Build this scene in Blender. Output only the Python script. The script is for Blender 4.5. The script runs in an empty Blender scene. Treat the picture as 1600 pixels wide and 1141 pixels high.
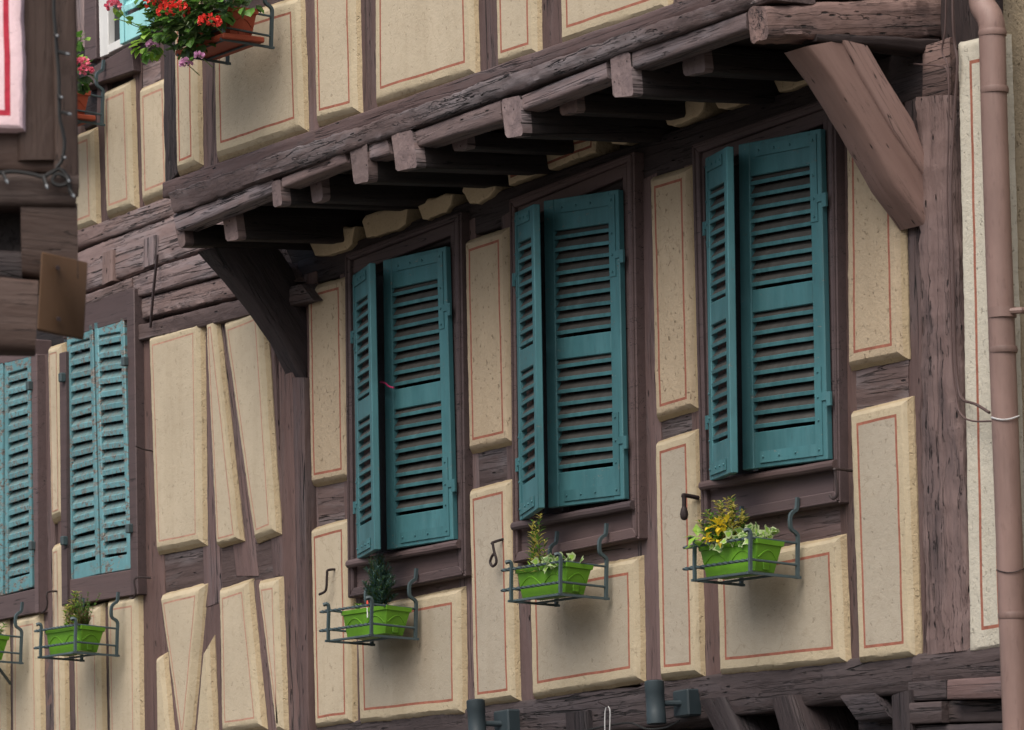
import bpy, bmesh, math, random
from mathutils import Vector, Matrix, noise
random.seed(7)
C = bpy.context.scene.collection
R = math.radians
V = Vector
# ------------------------------------------------------------------ camera, world, light
FPX = 6500.0
Z0 = 4.0                                   # height of the picture centre above the street
_h = V((-4500, 1000, FPX)); _L = FPX * FPX / (1000 - 4500 * .028)
AX = (-_h).normalized(); AZ = V((-.028, -1, FPX / _L)).normalized(); AY = AZ.cross(AX)
ROT = Matrix((AX, AY, AZ))                 # camera space (x right, y down, z ahead) -> world
CAM = -(ROT @ V((0, 0, 17.6))) + V((0, 0, Z0))
cam = bpy.data.objects.new('camera', bpy.data.cameras.new('camera')); C.objects.link(cam)
cx, cy, cz = ROT @ V((1, 0, 0)), ROT @ V((0, -1, 0)), ROT @ V((0, 0, -1))
cam.matrix_world = Matrix(((cx.x, cy.x, cz.x, CAM.x), (cx.y, cy.y, cz.y, CAM.y), (cx.z, cy.z, cz.z, CAM.z), (0, 0, 0, 1)))
cam.data.sensor_width = 36; cam.data.lens = FPX / 1600 * 36
cam.data.clip_start = .1; cam.data.clip_end = 2000
cam.data.dof.use_dof = True; cam.data.dof.focus_distance = 17.3; cam.data.dof.aperture_fstop = 8
sc = bpy.context.scene; sc.camera = cam
w = bpy.data.worlds.new('World'); sc.world = w; w.use_nodes = True
nt = w.node_tree; bg = nt.nodes['Background']
sky = nt.nodes.new('ShaderNodeTexSky'); sky.sky_type = 'NISHITA'; sky.sun_disc = False
SUN_EL, SUN_AZ = R(53), R(152)             # azimuth measured from +Y towards +X
sky.sun_elevation = SUN_EL; sky.sun_rotation = SUN_AZ
sky.air_density = 1.0; sky.dust_density = 5.0; sky.ozone_density = .6
nt.links.new(sky.outputs[0], bg.inputs[0]); bg.inputs[1].default_value = .08
sl = bpy.data.lights.new('sun', 'SUN'); sl.energy = 1.5; sl.angle = R(54); sl.color = (1, .97, .93)
so = bpy.data.objects.new('sun', sl); C.objects.link(so)
sd = V((math.sin(SUN_AZ) * math.cos(SUN_EL), math.cos(SUN_AZ) * math.cos(SUN_EL), math.sin(SUN_EL)))
so.location = sd * 30 + V((0, 0, 8)); so.rotation_euler = sd.to_track_quat('Z', 'Y').to_euler()
vs = sc.view_settings
vs.view_transform = 'Standard'; vs.look = 'None'; vs.gamma = 1; vs.use_curve_mapping = False
vs.exposure = 0.86
sc.cycles.max_bounces = 8

# ------------------------------------------------------------------ places on the facade planes
def ray(px, py): return ROT @ V((px - 800, py - 570.5, FPX))
def at(px, py, Y):                         # the point of the plane y = Y (parallel to the facade)
    d = ray(px, py); return CAM + d * ((Y - CAM.y) / d.y)
def at_x(px, py, X):
    d = ray(px, py); return CAM + d * ((X - CAM.x) / d.x)
NF = V((-.823, .568, 0)).normalized()      # the near left building turns its face along this
def at_f(px, py, dist):
    d = ray(px, py); return CAM + d * (dist / d.dot(NF))

# ------------------------------------------------------------------ materials
def mat(name): 
    m = bpy.data.materials.new(name); m.use_nodes = True
    return m, m.node_tree, m.node_tree.nodes['Principled BSDF']
class NB:
    def __init__(s, t): s.t = t
    def n(s, typ, **k):
        x = s.t.nodes.new(typ)
        for a, b in k.items():
            if a.startswith('i_'): x.inputs[a[2:].replace('_', ' ')].default_value = b
            else: setattr(x, a, b)
        return x
    def l(s, a, b): s.t.links.new(a, b)
    def coord(s, scale, rnd=True, src='Object'):
        tc = s.n('ShaderNodeTexCoord'); o = tc.outputs[src]
        if rnd:
            oi = s.n('ShaderNodeObjectInfo'); mu = s.n('ShaderNodeMath', operation='MULTIPLY'); mu.inputs[1].default_value = 53
            s.l(oi.outputs['Random'], mu.inputs[0])
            ad = s.n('ShaderNodeVectorMath', operation='ADD'); s.l(o, ad.inputs[0]); s.l(mu.outputs[0], ad.inputs[1]); o = ad.outputs[0]
        mp = s.n('ShaderNodeMapping'); mp.inputs['Scale'].default_value = scale; s.l(o, mp.inputs['Vector']); return mp.outputs[0]
    def noise(s, vec, scale=1, detail=5, rough=.55, dist=0):
        x = s.n('ShaderNodeTexNoise'); x.inputs['Scale'].default_value = scale; x.inputs['Detail'].default_value = detail
        x.inputs['Roughness'].default_value = rough; x.inputs['Distortion'].default_value = dist; s.l(vec, x.inputs['Vector']); return x.outputs['Fac']
    def ramp(s, fac, *stops):
        x = s.n('ShaderNodeValToRGB'); e = x.color_ramp.elements
        while len(e) < len(stops): e.new(.5)
        for q, (p, c) in zip(e, stops):
            q.position = p; q.color = (c, c, c, 1) if not hasattr(c, '__len__') else (*c, 1)
        s.l(fac, x.inputs[0]); return x.outputs[0]
    def mix(s, fac, a, b, mode='MIX'):
        x = s.n('ShaderNodeMix', data_type='RGBA', blend_type=mode)
        for v, k in ((fac, 0), (a, 6), (b, 7)):
            if hasattr(v, 'is_output'): s.l(v, x.inputs[k])
            elif hasattr(v, '__len__'): x.inputs[k].default_value = (*v, 1)
            else: x.inputs[k].default_value = v
        return x.outputs[2]
    def math(s, op, a, b=None):
        x = s.n('ShaderNodeMath', operation=op)
        for v, k in ((a, 0), (b, 1)):
            if v is None: continue
            if hasattr(v, 'is_output'): s.l(v, x.inputs[k])
            else: x.inputs[k].default_value = v
        return x.outputs[0]
    def bump(s, hgt, bsdf, strength=.5, dist=.01):
        x = s.n('ShaderNodeBump'); x.inputs['Strength'].default_value = strength; x.inputs['Distance'].default_value = dist
        s.l(hgt, x.inputs['Height']); s.l(x.outputs[0], bsdf.inputs['Normal'])

def wood(name, base, light, grey, wamt=.5, crack=1.0, bump=.7, holes=True):
    m, t, b = mat(name); N = NB(t)
    f = N.noise(N.coord((2.0, 26, 26)), 1, 7, .65, .3)
    p = N.noise(N.coord((.9, 4, 4)), 1, 5, .6, .4)
    g = N.noise(N.coord((3.0, 14, 14)), 1, 6, .6, .6)
    k = N.noise(N.coord((.8, 24, 24)), 1, 3, .5, .35)
    k2 = N.noise(N.coord((2.4, 70, 70)), 1, 3, .5, .3)
    hew = N.noise(N.coord((5, 9, 9)), 1, 4, .6)
    col = N.mix(N.ramp(f, (.3, 0), (.72, 1)), base, light)
    col = N.mix(N.math('MULTIPLY', N.ramp(N.mix(.5, p, g), (.48, 0), (.62, 1)), wamt), col, grey)
    ck = N.ramp(N.math('ABSOLUTE', N.math('SUBTRACT', k, .5)), (0, 1), (.006 * crack, 1), (.017 * crack, 0))
    ck2 = N.ramp(N.math('ABSOLUTE', N.math('SUBTRACT', k2, .5)), (0, 1), (.016 * crack, 0))
    gate = N.ramp(p, (.42, 0), (.6, 1))
    ck = N.math('MAXIMUM', N.math('MULTIPLY', ck, gate), N.math('MULTIPLY', N.math('MULTIPLY', ck2, N.ramp(g, (.5, 0), (.62, 1))), .8))
    if holes:
        vo = N.n('ShaderNodeTexVoronoi'); vo.inputs['Scale'].default_value = 1; N.l(N.coord((9, 34, 34)), vo.inputs['Vector'])
        hl = N.ramp(vo.outputs['Distance'], (.08, 1), (.16, 0))
        hg = N.ramp(vo.outputs['Color'], (.55, 0), (.56, 1))
        ck = N.math('MAXIMUM', ck, N.math('MULTIPLY', hl, hg))
    col = N.mix(ck, col, (.012, .010, .011))
    oi = N.n('ShaderNodeObjectInfo'); br = N.math('ADD', N.math('MULTIPLY', oi.outputs['Random'], .42), .66)
    wn = N.n('ShaderNodeTexWhiteNoise', noise_dimensions='1D'); N.l(oi.outputs['Random'], wn.inputs['W'])
    col = N.mix(.9, col, N.ramp(wn.outputs['Value'], (0, (1.0, .90, .83)), (1, (.93, .92, .93))), 'MULTIPLY')
    cm = N.n('ShaderNodeVectorMath', operation='SCALE'); N.l(col, cm.inputs[0]); N.l(br, cm.inputs['Scale'])
    N.l(cm.outputs[0], b.inputs['Base Color']); b.inputs['Roughness'].default_value = .72
    b.inputs['Specular IOR Level'].default_value = .35
    hgt = N.math('SUBTRACT', N.math('ADD', N.math('MULTIPLY', f, .45), N.math('ADD', N.math('MULTIPLY', g, .5), N.math('MULTIPLY', hew, .9))), N.math('MULTIPLY', ck, 1.1))
    N.bump(hgt, b, bump, .012)
    return m
WOOD = wood('painted_timber', (.108, .070, .066), (.172, .118, .114), (.16, .138, .146), .5)
WOODJ = wood('weathered_timber', (.072, .052, .052), (.142, .106, .104), (.215, .20, .215), .75, .75, 1.1)
WOODB = wood('bleached_timber', (.175, .128, .124), (.275, .212, .208), (.26, .24, .26), .65, 1.3, 1.0)
WOODS = wood('reddish_timber', (.265, .175, .152), (.33, .225, .198), (.30, .21, .19), .4, .35, .3)
WOODE = wood('torn_timber', (.185, .125, .115), (.25, .178, .165), (.10, .075, .076), .85, .5, 1.15)
WOODD = wood('dark_sill_timber', (.052, .040, .040), (.09, .07, .071), (.10, .086, .093), .6, 1.0, 1.0)
WOODK = wood('blackened_and_shade_timber', (.030, .023, .025), (.056, .043, .045), (.055, .048, .054), .6, 1.4, .9)  # dark old wood; also paints the shade on left brace and top plate
WOODU = wood('shade_dark_timber', (.019, .015, .015), (.036, .029, .029), (.042, .036, .038), .5, 1, .8)  # near-black stands in for the shade on the joist flanks
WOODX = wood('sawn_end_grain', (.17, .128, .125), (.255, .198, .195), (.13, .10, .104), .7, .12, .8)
WOODN = wood('near_timber', (.062, .038, .030), (.080, .052, .042), (.09, .065, .056), .6, .25, .8, False)
JOIN = wood('painted_joinery', (.104, .076, .079), (.136, .10, .104), (.122, .10, .106), .3, .5, .18, False)

def plaster(name, base, pits=.5, bump=.5, stain=None):
    m, t, b = mat(name); N = NB(t)
    big = N.noise(N.coord((2.2, 2.2, 2.2)), 1, 5, .6)
    med = N.noise(N.coord((26, 26, 26)), 1, 5, .65)
    fine = N.noise(N.coord((95, 95, 95)), 1, 4, .6)
    pit = N.noise(N.coord((70, 70, 42)), 1, 2, .5, .8)
    c = N.mix(N.ramp(big, (.3, 0), (.7, 1)), tuple(x * .90 for x in base), tuple(min(1, x * 1.06) for x in base))
    c = N.mix(N.math('MULTIPLY', N.ramp(med, (.5, 0), (.75, 1)), .22), c, (base[0] * .62, base[1] * .55, base[2] * .46))
    pm = N.ramp(pit, (.64, 0), (.72, 1))
    c = N.mix(N.math('MULTIPLY', pm, pits), c, (base[0] * .32, base[1] * .27, base[2] * .22))
    st = N.noise(N.coord((9, 9, .9)), 1, 4, .6)
    c = N.mix(N.math('MULTIPLY', N.ramp(st, (.52, 0), (.75, 1)), .28), c, (base[0] * .66, base[1] * .62, base[2] * .56))
    ed = N.n('ShaderNodeTexVoronoi', feature='DISTANCE_TO_EDGE'); ed.inputs['Scale'].default_value = 1
    wv = N.n('ShaderNodeVectorMath', operation='ADD'); N.l(N.coord((2.6, 2.6, 2.6)), wv.inputs[0])
    ns = N.n('ShaderNodeTexNoise'); ns.inputs['Scale'].default_value = 1.6; ns.inputs['Detail'].default_value = 6; N.l(N.coord((3, 3, 3)), ns.inputs['Vector']); sc_ = N.n('ShaderNodeVectorMath', operation='SCALE'); N.l(ns.outputs['Color'], sc_.inputs[0]); sc_.inputs['Scale'].default_value = 1.1
    N.l(sc_.outputs[0], wv.inputs[1]); N.l(wv.outputs[0], ed.inputs['Vector'])
    hc = N.math('MULTIPLY', N.ramp(ed.outputs['Distance'], (.002, 1), (.008, 0)), N.ramp(big, (.5, 0), (.58, 1)))
    c = N.mix(N.math('MULTIPLY', hc, .3), c, (base[0] * .4, base[1] * .35, base[2] * .3))
    if stain:                              # damp stain spreading under a flower box, round the panel's own origin
        tc = N.n('ShaderNodeTexCoord'); mp = N.n('ShaderNodeMapping'); mp.inputs['Scale'].default_value = (1 / stain[0], 1, 1 / stain[1])
        N.l(tc.outputs['Object'], mp.inputs['Vector'])
        ln = N.n('ShaderNodeVectorMath', operation='LENGTH'); N.l(mp.outputs[0], ln.inputs[0])
        d = N.math('ADD', ln.outputs['Value'], N.math('MULTIPLY', N.math('SUBTRACT', N.noise(N.coord((7, 7, 3.5)), 1, 5, .6), .5), 1.1))
        sm = N.ramp(d, (.15, .42), (.5, .2), (.9, 0))
        c = N.mix(sm, c, (.17, .11, .06))
    N.l(c, b.inputs['Base Color']); b.inputs['Roughness'].default_value = .92; b.inputs['Specular IOR Level'].default_value = .15
    h = N.math('SUBTRACT', N.math('ADD', N.math('MULTIPLY', med, .7), N.math('MULTIPLY', fine, .5)), N.math('MULTIPLY', pm, .5))
    N.bump(h, b, bump, .008)
    return m
CREAM = (.465, .398, .295)
PL = plaster('cream_plaster', CREAM, .35, .35)
PLR = plaster('rough_cream_plaster', (.435, .350, .245), .55, .8)
PLS = plaster('stained_cream_plaster', (.37, .325, .252), .3, .35, (.25, .27))
PLI = plaster('brightened_infill_plaster', (.66, .53, .35), .4, .8)  # colour brightened to replace light lost under the overhang
PLD = plaster('greyer_cream_plaster', (.385, .34, .27), .35, .4)
PLW = plaster('white_plaster', (.51, .48, .40), .35, .8)
PLO = plaster('ochre_plaster', (.26, .215, .15), .7, 1.0)
PLP = plaster('pink_plaster', (.80, .60, .63), .15, .4)
PLB = plaster('rough_plaster_edge', (.42, .335, .215), .16, .9)
PLC = plaster('cream_border_limewash', (.462, .392, .275), .25, .5)
def line_mat(name, col):
    m, t, b = mat(name); N = NB(t)
    n = N.noise(N.coord((30, 30, 30)), 1, 4, .6)
    N.l(N.mix(N.ramp(n, (.35, 0), (.75, 1)), col, tuple(x * 1.5 for x in col)), b.inputs['Base Color']); b.inputs['Roughness'].default_value = .9
    b.inputs['Specular IOR Level'].default_value = .15
    N.bump(N.noise(N.coord((60, 60, 60)), 1, 4), b, .4, .006); return m
LINE = line_mat('red_brown_line_paint', (.25, .098, .068))
LINEF = line_mat('faded_line_paint', (.34, .19, .14))
LINEM = line_mat('crimson_line_paint', (.36, .03, .05))

def paint(name, col, dark, peel=0, rough=.45, wear=.12, pt=.515):
    m, t, b = mat(name); N = NB(t)
    n = N.noise(N.coord((5, 5, 2.5)), 1, 5, .6)
    s = N.noise(N.coord((60, 60, 14)), 1, 4, .6)
    c = N.mix(N.ramp(n, (.3, 0), (.7, 1)), tuple(x * .78 for x in col), tuple(x * 1.2 for x in col))
    c = N.mix(N.math('MULTIPLY', N.ramp(s, (.58, 0), (.7, 1)), wear * 2), c, dark)
    fd = N.noise(N.coord((13, 13, 1.1)), 1, 5, .65)
    c = N.mix(N.math('MULTIPLY', N.ramp(fd, (.45, 0), (.72, 1)), wear * 1.6), c, tuple(min(1, x * 1.35 + .045) for x in col))
    oi = N.n('ShaderNodeObjectInfo'); cm = N.n('ShaderNodeVectorMath', operation='SCALE'); N.l(c, cm.inputs[0]); N.l(N.math('ADD', N.math('MULTIPLY', oi.outputs['Random'], .24), .88), cm.inputs['Scale']); c = cm.outputs[0]
    h = N.math('MULTIPLY', s, .3)
    if peel:
        q = N.noise(N.coord((18, 18, 42)), 1, 6, .7, .6)
        q2 = N.noise(N.coord((3.2, 3.2, 3.2)), 1, 3, .5)
        pk = N.math('MULTIPLY', N.ramp(q, (pt, 0), (pt + .02, 1)), N.ramp(q2, (.34, 0), (.5, 1)))
        wd = N.mix(N.ramp(N.noise(N.coord((40, 40, 160)), 1, 3), (.35, 0), (.7, 1)), (.06, .05, .045), (.30, .28, .25))
        c = N.mix(N.math('MULTIPLY', pk, peel), c, wd); h = N.math('SUBTRACT', h, pk)
    N.l(c, b.inputs['Base Color']); b.inputs['Roughness'].default_value = rough
    b.inputs['Specular IOR Level'].default_value = .3
    N.bump(h, b, .35, .004); return m
TEAL = paint('teal_paint', (.052, .158, .176), (.045, .10, .11), .6, .55, .22, .63)
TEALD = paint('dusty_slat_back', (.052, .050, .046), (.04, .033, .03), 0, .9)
PEEL = paint('peeling_blue_paint', (.118, .275, .305), (.06, .09, .095), 1.0, .6)
PEELD = paint('faded_slat_face', (.105, .185, .19), (.05, .05, .048), .7, .8)
AQUA = paint('aqua_paint', (.30, .62, .64), (.2, .42, .43), 0, .45, .05)
WHITE = paint('white_frame_paint', (.72, .72, .70), (.5, .5, .48), 0, .4, .04)
IRON = paint('grey_green_ironwork', (.055, .080, .086), (.03, .032, .03), 0, .5)
RUST = paint('dark_iron', (.030, .020, .020), (.05, .025, .018), 0, .6)
ANTH = paint('anthracite_metal', (.034, .049, .057), (.02, .02, .022), 0, .45, .06)
GREEN = paint('lime_green_plastic', (.115, .285, .020), (.09, .23, .016), 0, .38, .04)
TERRA = paint('terracotta_plastic', (.30, .062, .030), (.2, .05, .03), 0, .55, .08)
PIPE = paint('brown_pipe_paint', (.18, .118, .102), (.11, .068, .06), 0, .5, .24)
BOARD = paint('brown_board', (.10, .054, .027), (.07, .036, .018), 0, .6, .08)
CABLE = paint('brown_cable', (.085, .055, .052), (.05, .035, .03), 0, .6)
BLACK = paint('black_rubber', (.018, .018, .018), (.01, .01, .01), 0, .6)
ZINC = paint('pale_wire', (.5, .5, .5), (.3, .3, .3), 0, .4)
SOIL = paint('soil', (.03, .02, .013), (.02, .015, .01), 0, .95)
PINK = paint('pink_cord', (.55, .05, .16), (.4, .04, .1), 0, .6)
TAG = paint('red_tag', (.6, .07, .04), (.5, .05, .03), 0, .5, .03)
def plain(name, col, rough=.5):
    m, t, b = mat(name); b.inputs['Base Color'].default_value = (*col, 1); b.inputs['Roughness'].default_value = rough; return m
PANE = plain('dark_window_glass', (.02, .024, .028), .08)
DARK = wood('shade_dark_boarding', (.014, .011, .011), (.026, .020, .020), (.03, .026, .026), .4, 1, .6)  # near-black colour standing for shade on the soffit and wall cores
GBULB = plain('clear_bulb', (.11, .12, .13), .2)
def leafm(name, a, bcol, rough=.5):
    m, t, b = mat(name); N = NB(t)
    n = N.noise(N.coord((40, 40, 40), False), 1, 3)
    N.l(N.mix(N.ramp(n, (.3, 0), (.7, 1)), a, bcol), b.inputs['Base Color']); b.inputs['Roughness'].default_value = rough
    tr = N.n('ShaderNodeBsdfTranslucent'); tr.inputs[0].default_value = (*[min(1, x * 1.4) for x in bcol], 1)
    mx = N.n('ShaderNodeMixShader'); mx.inputs[0].default_value = .25
    out = t.nodes['Material Output']; N.l(b.outputs[0], mx.inputs[1]); N.l(tr.outputs[0], mx.inputs[2]); N.l(mx.outputs[0], out.inputs[0])
    return m
LDK = leafm('dark_leaf', (.022, .055, .014), (.05, .11, .022))
LMD = leafm('mid_leaf', (.065, .17, .025), (.13, .29, .045))
LLT = leafm('lime_leaf', (.20, .38, .04), (.32, .52, .08))
LYE = leafm('yellow_leaf', (.48, .42, .07), (.62, .56, .16))
LBY = leafm('bright_yellow_leaf', (.70, .48, .02), (.80, .60, .04))
LCR = leafm('cream_leaf', (.34, .42, .20), (.46, .54, .30))
LBL = leafm('blue_green_needle', (.035, .085, .078), (.075, .15, .13))
LBR = leafm('dry_brown_needle', (.12, .06, .025), (.18, .10, .04))
FRED = leafm('red_petal', (.62, .025, .02), (.75, .06, .04))
FPK = leafm('pink_petal', (.66, .10, .17), (.76, .20, .28))
FLI = leafm('lilac_petal', (.62, .28, .50), (.72, .42, .62))
STEM = leafm('green_stem', (.08, .13, .03), (.12, .18, .05))
STEMB = leafm('brown_stem', (.10, .07, .03), (.16, .11, .05))

# ------------------------------------------------------------------ mesh helpers
WM = {}
def tag(o, label=None, cat=None, group=None, kind=None):
    for k, v in (('label', label), ('category', cat), ('group', group), ('kind', kind)):
        if v: o[k] = v
    return o
def link(o, parent=None, M=None):
    C.objects.link(o); M = M or Matrix()
    if parent is not None:
        o.parent = parent; o.matrix_basis = WM[parent.name].inverted() @ M
    else: o.matrix_basis = M
    WM[o.name] = M.copy(); return o
def thing(name, label, cat, loc=(0, 0, 0), group=None):
    o = bpy.data.objects.new(name, None); o.empty_display_size = .1
    link(o, None, Matrix.Translation(V(loc))); return tag(o, label, cat, group)
def mesh(name, verts, faces, mats, mi=None, smooth=True, angle=35, fix=True, bevel=0):
    me = bpy.data.meshes.new(name)
    me.from_pydata([tuple(v) for v in verts], [], faces)
    for m in (mats if isinstance(mats, (list, tuple)) else [mats]): me.materials.append(m)
    if mi: me.polygons.foreach_set('material_index', mi)
    if fix or bevel:
        bm = bmesh.new(); bm.from_mesh(me)
        if fix: bmesh.ops.recalc_face_normals(bm, faces=bm.faces)
        if bevel:
            es = [e for e in bm.edges if len(e.link_faces) == 2 and e.calc_face_angle(0) > .6]
            bmesh.ops.bevel(bm, geom=es, offset=bevel, segments=1, affect='EDGES', profile=.5)
        bm.to_mesh(me); bm.free()
    me.polygons.foreach_set('use_smooth', [smooth] * len(me.polygons))
    if smooth: me.set_sharp_from_angle(angle=R(angle))
    return me
def add(name, me, parent=None, M=None, label=None, kind=None):
    o = bpy.data.objects.new(name, me); link(o, parent, M); return tag(o, label, None, None, kind)
class MB:                                  # collects solids, in world coordinates, for ONE mesh
    def __init__(s): s.v = []; s.f = []; s.m = []
    def face(s, f, m=0): s.f.append(f); s.m.append(m)
    def hexa(s, a, b, m=0):                # a, b: matching quads
        o = len(s.v); s.v += list(a) + list(b)
        for f in ((0, 1, 2, 3), (7, 6, 5, 4), (0, 4, 5, 1), (1, 5, 6, 2), (2, 6, 7, 3), (3, 7, 4, 0)):
            s.face(tuple(o + i for i in f), m)
        return s
    def box(s, c, sx, sy, sz, m=0):
        c = V(c); q = [V((x * sx / 2, y * sy / 2, 0)) for x, y in ((-1, -1), (1, -1), (1, 1), (-1, 1))]
        return s.hexa([c + p + V((0, 0, -sz / 2)) for p in q], [c + p + V((0, 0, sz / 2)) for p in q], m)
    def board(s, quad, depth, d=V((0, 1, 0)), m=0):
        return s.hexa(quad, [p + d * depth for p in quad], m)
    def tube(s, pts, r, sides=7, m=0, rad=None, twist=0, square=False, flat=1):
        pts = [V(p) for p in pts]; n = len(pts); o = len(s.v)
        t0 = (pts[1] - pts[0]).normalized(); up = V((0, 0, 1)) if abs(t0.z) < .9 else V((0, 1, 0))
        u = (up - t0 * up.dot(t0)).normalized()
        for i, p in enumerate(pts):
            t = ((pts[min(i + 1, n - 1)] - pts[max(i - 1, 0)])).normalized()
            u = (u - t * u.dot(t)).normalized(); w_ = t.cross(u)
            rr = rad[i] if rad else r
            for k in range(sides):
                a = 2 * math.pi * k / sides + (math.pi / 4 if square else 0) + twist * i
                s.v.append(p + (u * math.cos(a) * flat + w_ * math.sin(a)) * rr)
        for i in range(n - 1):
            for k in range(sides):
                a, b = o + i * sides + k, o + i * sides + (k + 1) % sides
                s.face((a, b, b + sides, a + sides), m)
        s.face(tuple(o + k for k in reversed(range(sides))), m); s.face(tuple(o + (n - 1) * sides + k for k in range(sides)), m)
        return s
    def build(s, name, mats, parent=None, label=None, bevel=0, org=None, angle=35, kind=None, smooth=True, fix=True):
        if org is None:
            lo = V([min(p[i] for p in s.v) for i in range(3)]); hi = V([max(p[i] for p in s.v) for i in range(3)]); org = (lo + hi) / 2
        me = mesh(name, [V(p) - org for p in s.v], s.f, mats, s.m, smooth, angle, fix, bevel)
        return add(name, me, parent, Matrix.Translation(org), label, kind)

def smooth_path(pts, n=6):
    pts = [V(p) for p in pts]; out = []
    for i in range(len(pts) - 1):
        p0, p1, p2, p3 = pts[max(i - 1, 0)], pts[i], pts[i + 1], pts[min(i + 2, len(pts) - 1)]
        for k in range(n):
            t = k / n
            out.append(.5 * ((2 * p1) + (p2 - p0) * t + (2 * p0 - 5 * p1 + 4 * p2 - p3) * t * t + (3 * p1 - p0 - 3 * p2 + p3) * t ** 3))
    return out + [pts[-1]]

def loft(name, secs, m, parent, amp=.004, r=.006, step=.05, label=None, jag=1.0, flank=None):
    """a hewn timber swept through four-cornered sections; its own x axis runs along the grain"""
    cen = [sum(s_, V()) / 4 for s_ in secs]
    ax = (cen[-1] - cen[0]).normalized()
    e = (secs[0][1] - secs[0][0]); ay = (e - ax * e.dot(ax)).normalized(); az = ax.cross(ay)
    org = (cen[0] + cen[-1]) / 2
    M = Matrix(((ax.x, ay.x, az.x, org.x), (ax.y, ay.y, az.y, org.y), (ax.z, ay.z, az.z, org.z), (0, 0, 0, 1)))
    Mi = M.inverted(); seed = V((random.random() * 50, random.random() * 50, 0))
    rings = []
    for a in range(len(secs) - 1):
        n = max(1, int((cen[a + 1] - cen[a]).length / step))
        for k in range(n + (a == len(secs) - 2)):
            t = k / n; rings.append([secs[a][i].lerp(secs[a + 1][i], t) for i in range(4)])
    vs_, fs, NP = [], [], 20
    for q in rings:
        for i in range(4):
            p0, p1 = q[i], q[(i + 1) % 4]; L = (p1 - p0).length; rr = min(.3, r / max(L, 1e-5))
            c = sum(q, V()) / 4
            for t in (rr * .25, rr, .35, .65, 1 - rr):
                p = p0.lerp(p1, t)
                if t == rr * .25: p = p + (c - p).normalized() * r * .45
                vs_.append(Mi @ p)
    nr = len(rings)
    for i, v in enumerate(vs_):
        x = v + seed
        rad = V((0, v.y, v.z)); rad = rad.normalized() if rad.length > 1e-6 else rad
        dn = noise.noise(V((x.x * 2.2, x.y * 9, x.z * 9))) * .7 + noise.noise(V((x.x * 9, x.y * 25, x.z * 25))) * .45 * jag + noise.noise(V((x.x * 28, x.y * 40, x.z * 40))) * .3 * jag
        vs_[i] = v + rad * (dn * amp)
    for i in range(nr - 1):
        for k in range(NP):
            a, b = i * NP + k, i * NP + (k + 1) % NP; fs.append((a, b, b + NP, a + NP))
    for base in (0, (nr - 1) * NP):
        c = len(vs_); vs_.append(sum((vs_[base + k] for k in range(NP)), V()) / NP)
        for k in range(NP): fs.append((base + k, base + (k + 1) % NP, c))
    mi = None
    if flank:                              # flanks get a near-black colour, the shade between joists painted in
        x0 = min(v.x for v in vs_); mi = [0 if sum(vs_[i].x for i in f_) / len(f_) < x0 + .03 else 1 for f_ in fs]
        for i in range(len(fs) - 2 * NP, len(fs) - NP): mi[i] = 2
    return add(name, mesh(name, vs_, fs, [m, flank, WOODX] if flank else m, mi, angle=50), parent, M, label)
INW = V((0, 1, 0))
def timber(name, q, Y, m, parent, depth=.16, amp=.004, r=.006, label=None, P=at, d=INW, horiz=None, jag=1.0, step=.05):
    """q: TL TR BR BL on the plane Y"""
    TL, TR, BR, BL = [P(x, y, Y) for x, y in q]
    if horiz is None: horiz = (TR - TL).length + (BR - BL).length > (BL - TL).length + (BR - TR).length
    D = d * depth
    if horiz: secs = [[TL, BL, BL + D, TL + D], [TR, BR, BR + D, TR + D]]
    else: secs = [[BL, BR, BR + D, BL + D], [TL, TR, TR + D, TL + D]]
    return loft(name, secs, m, parent, amp, r, step, label, jag)

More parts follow.
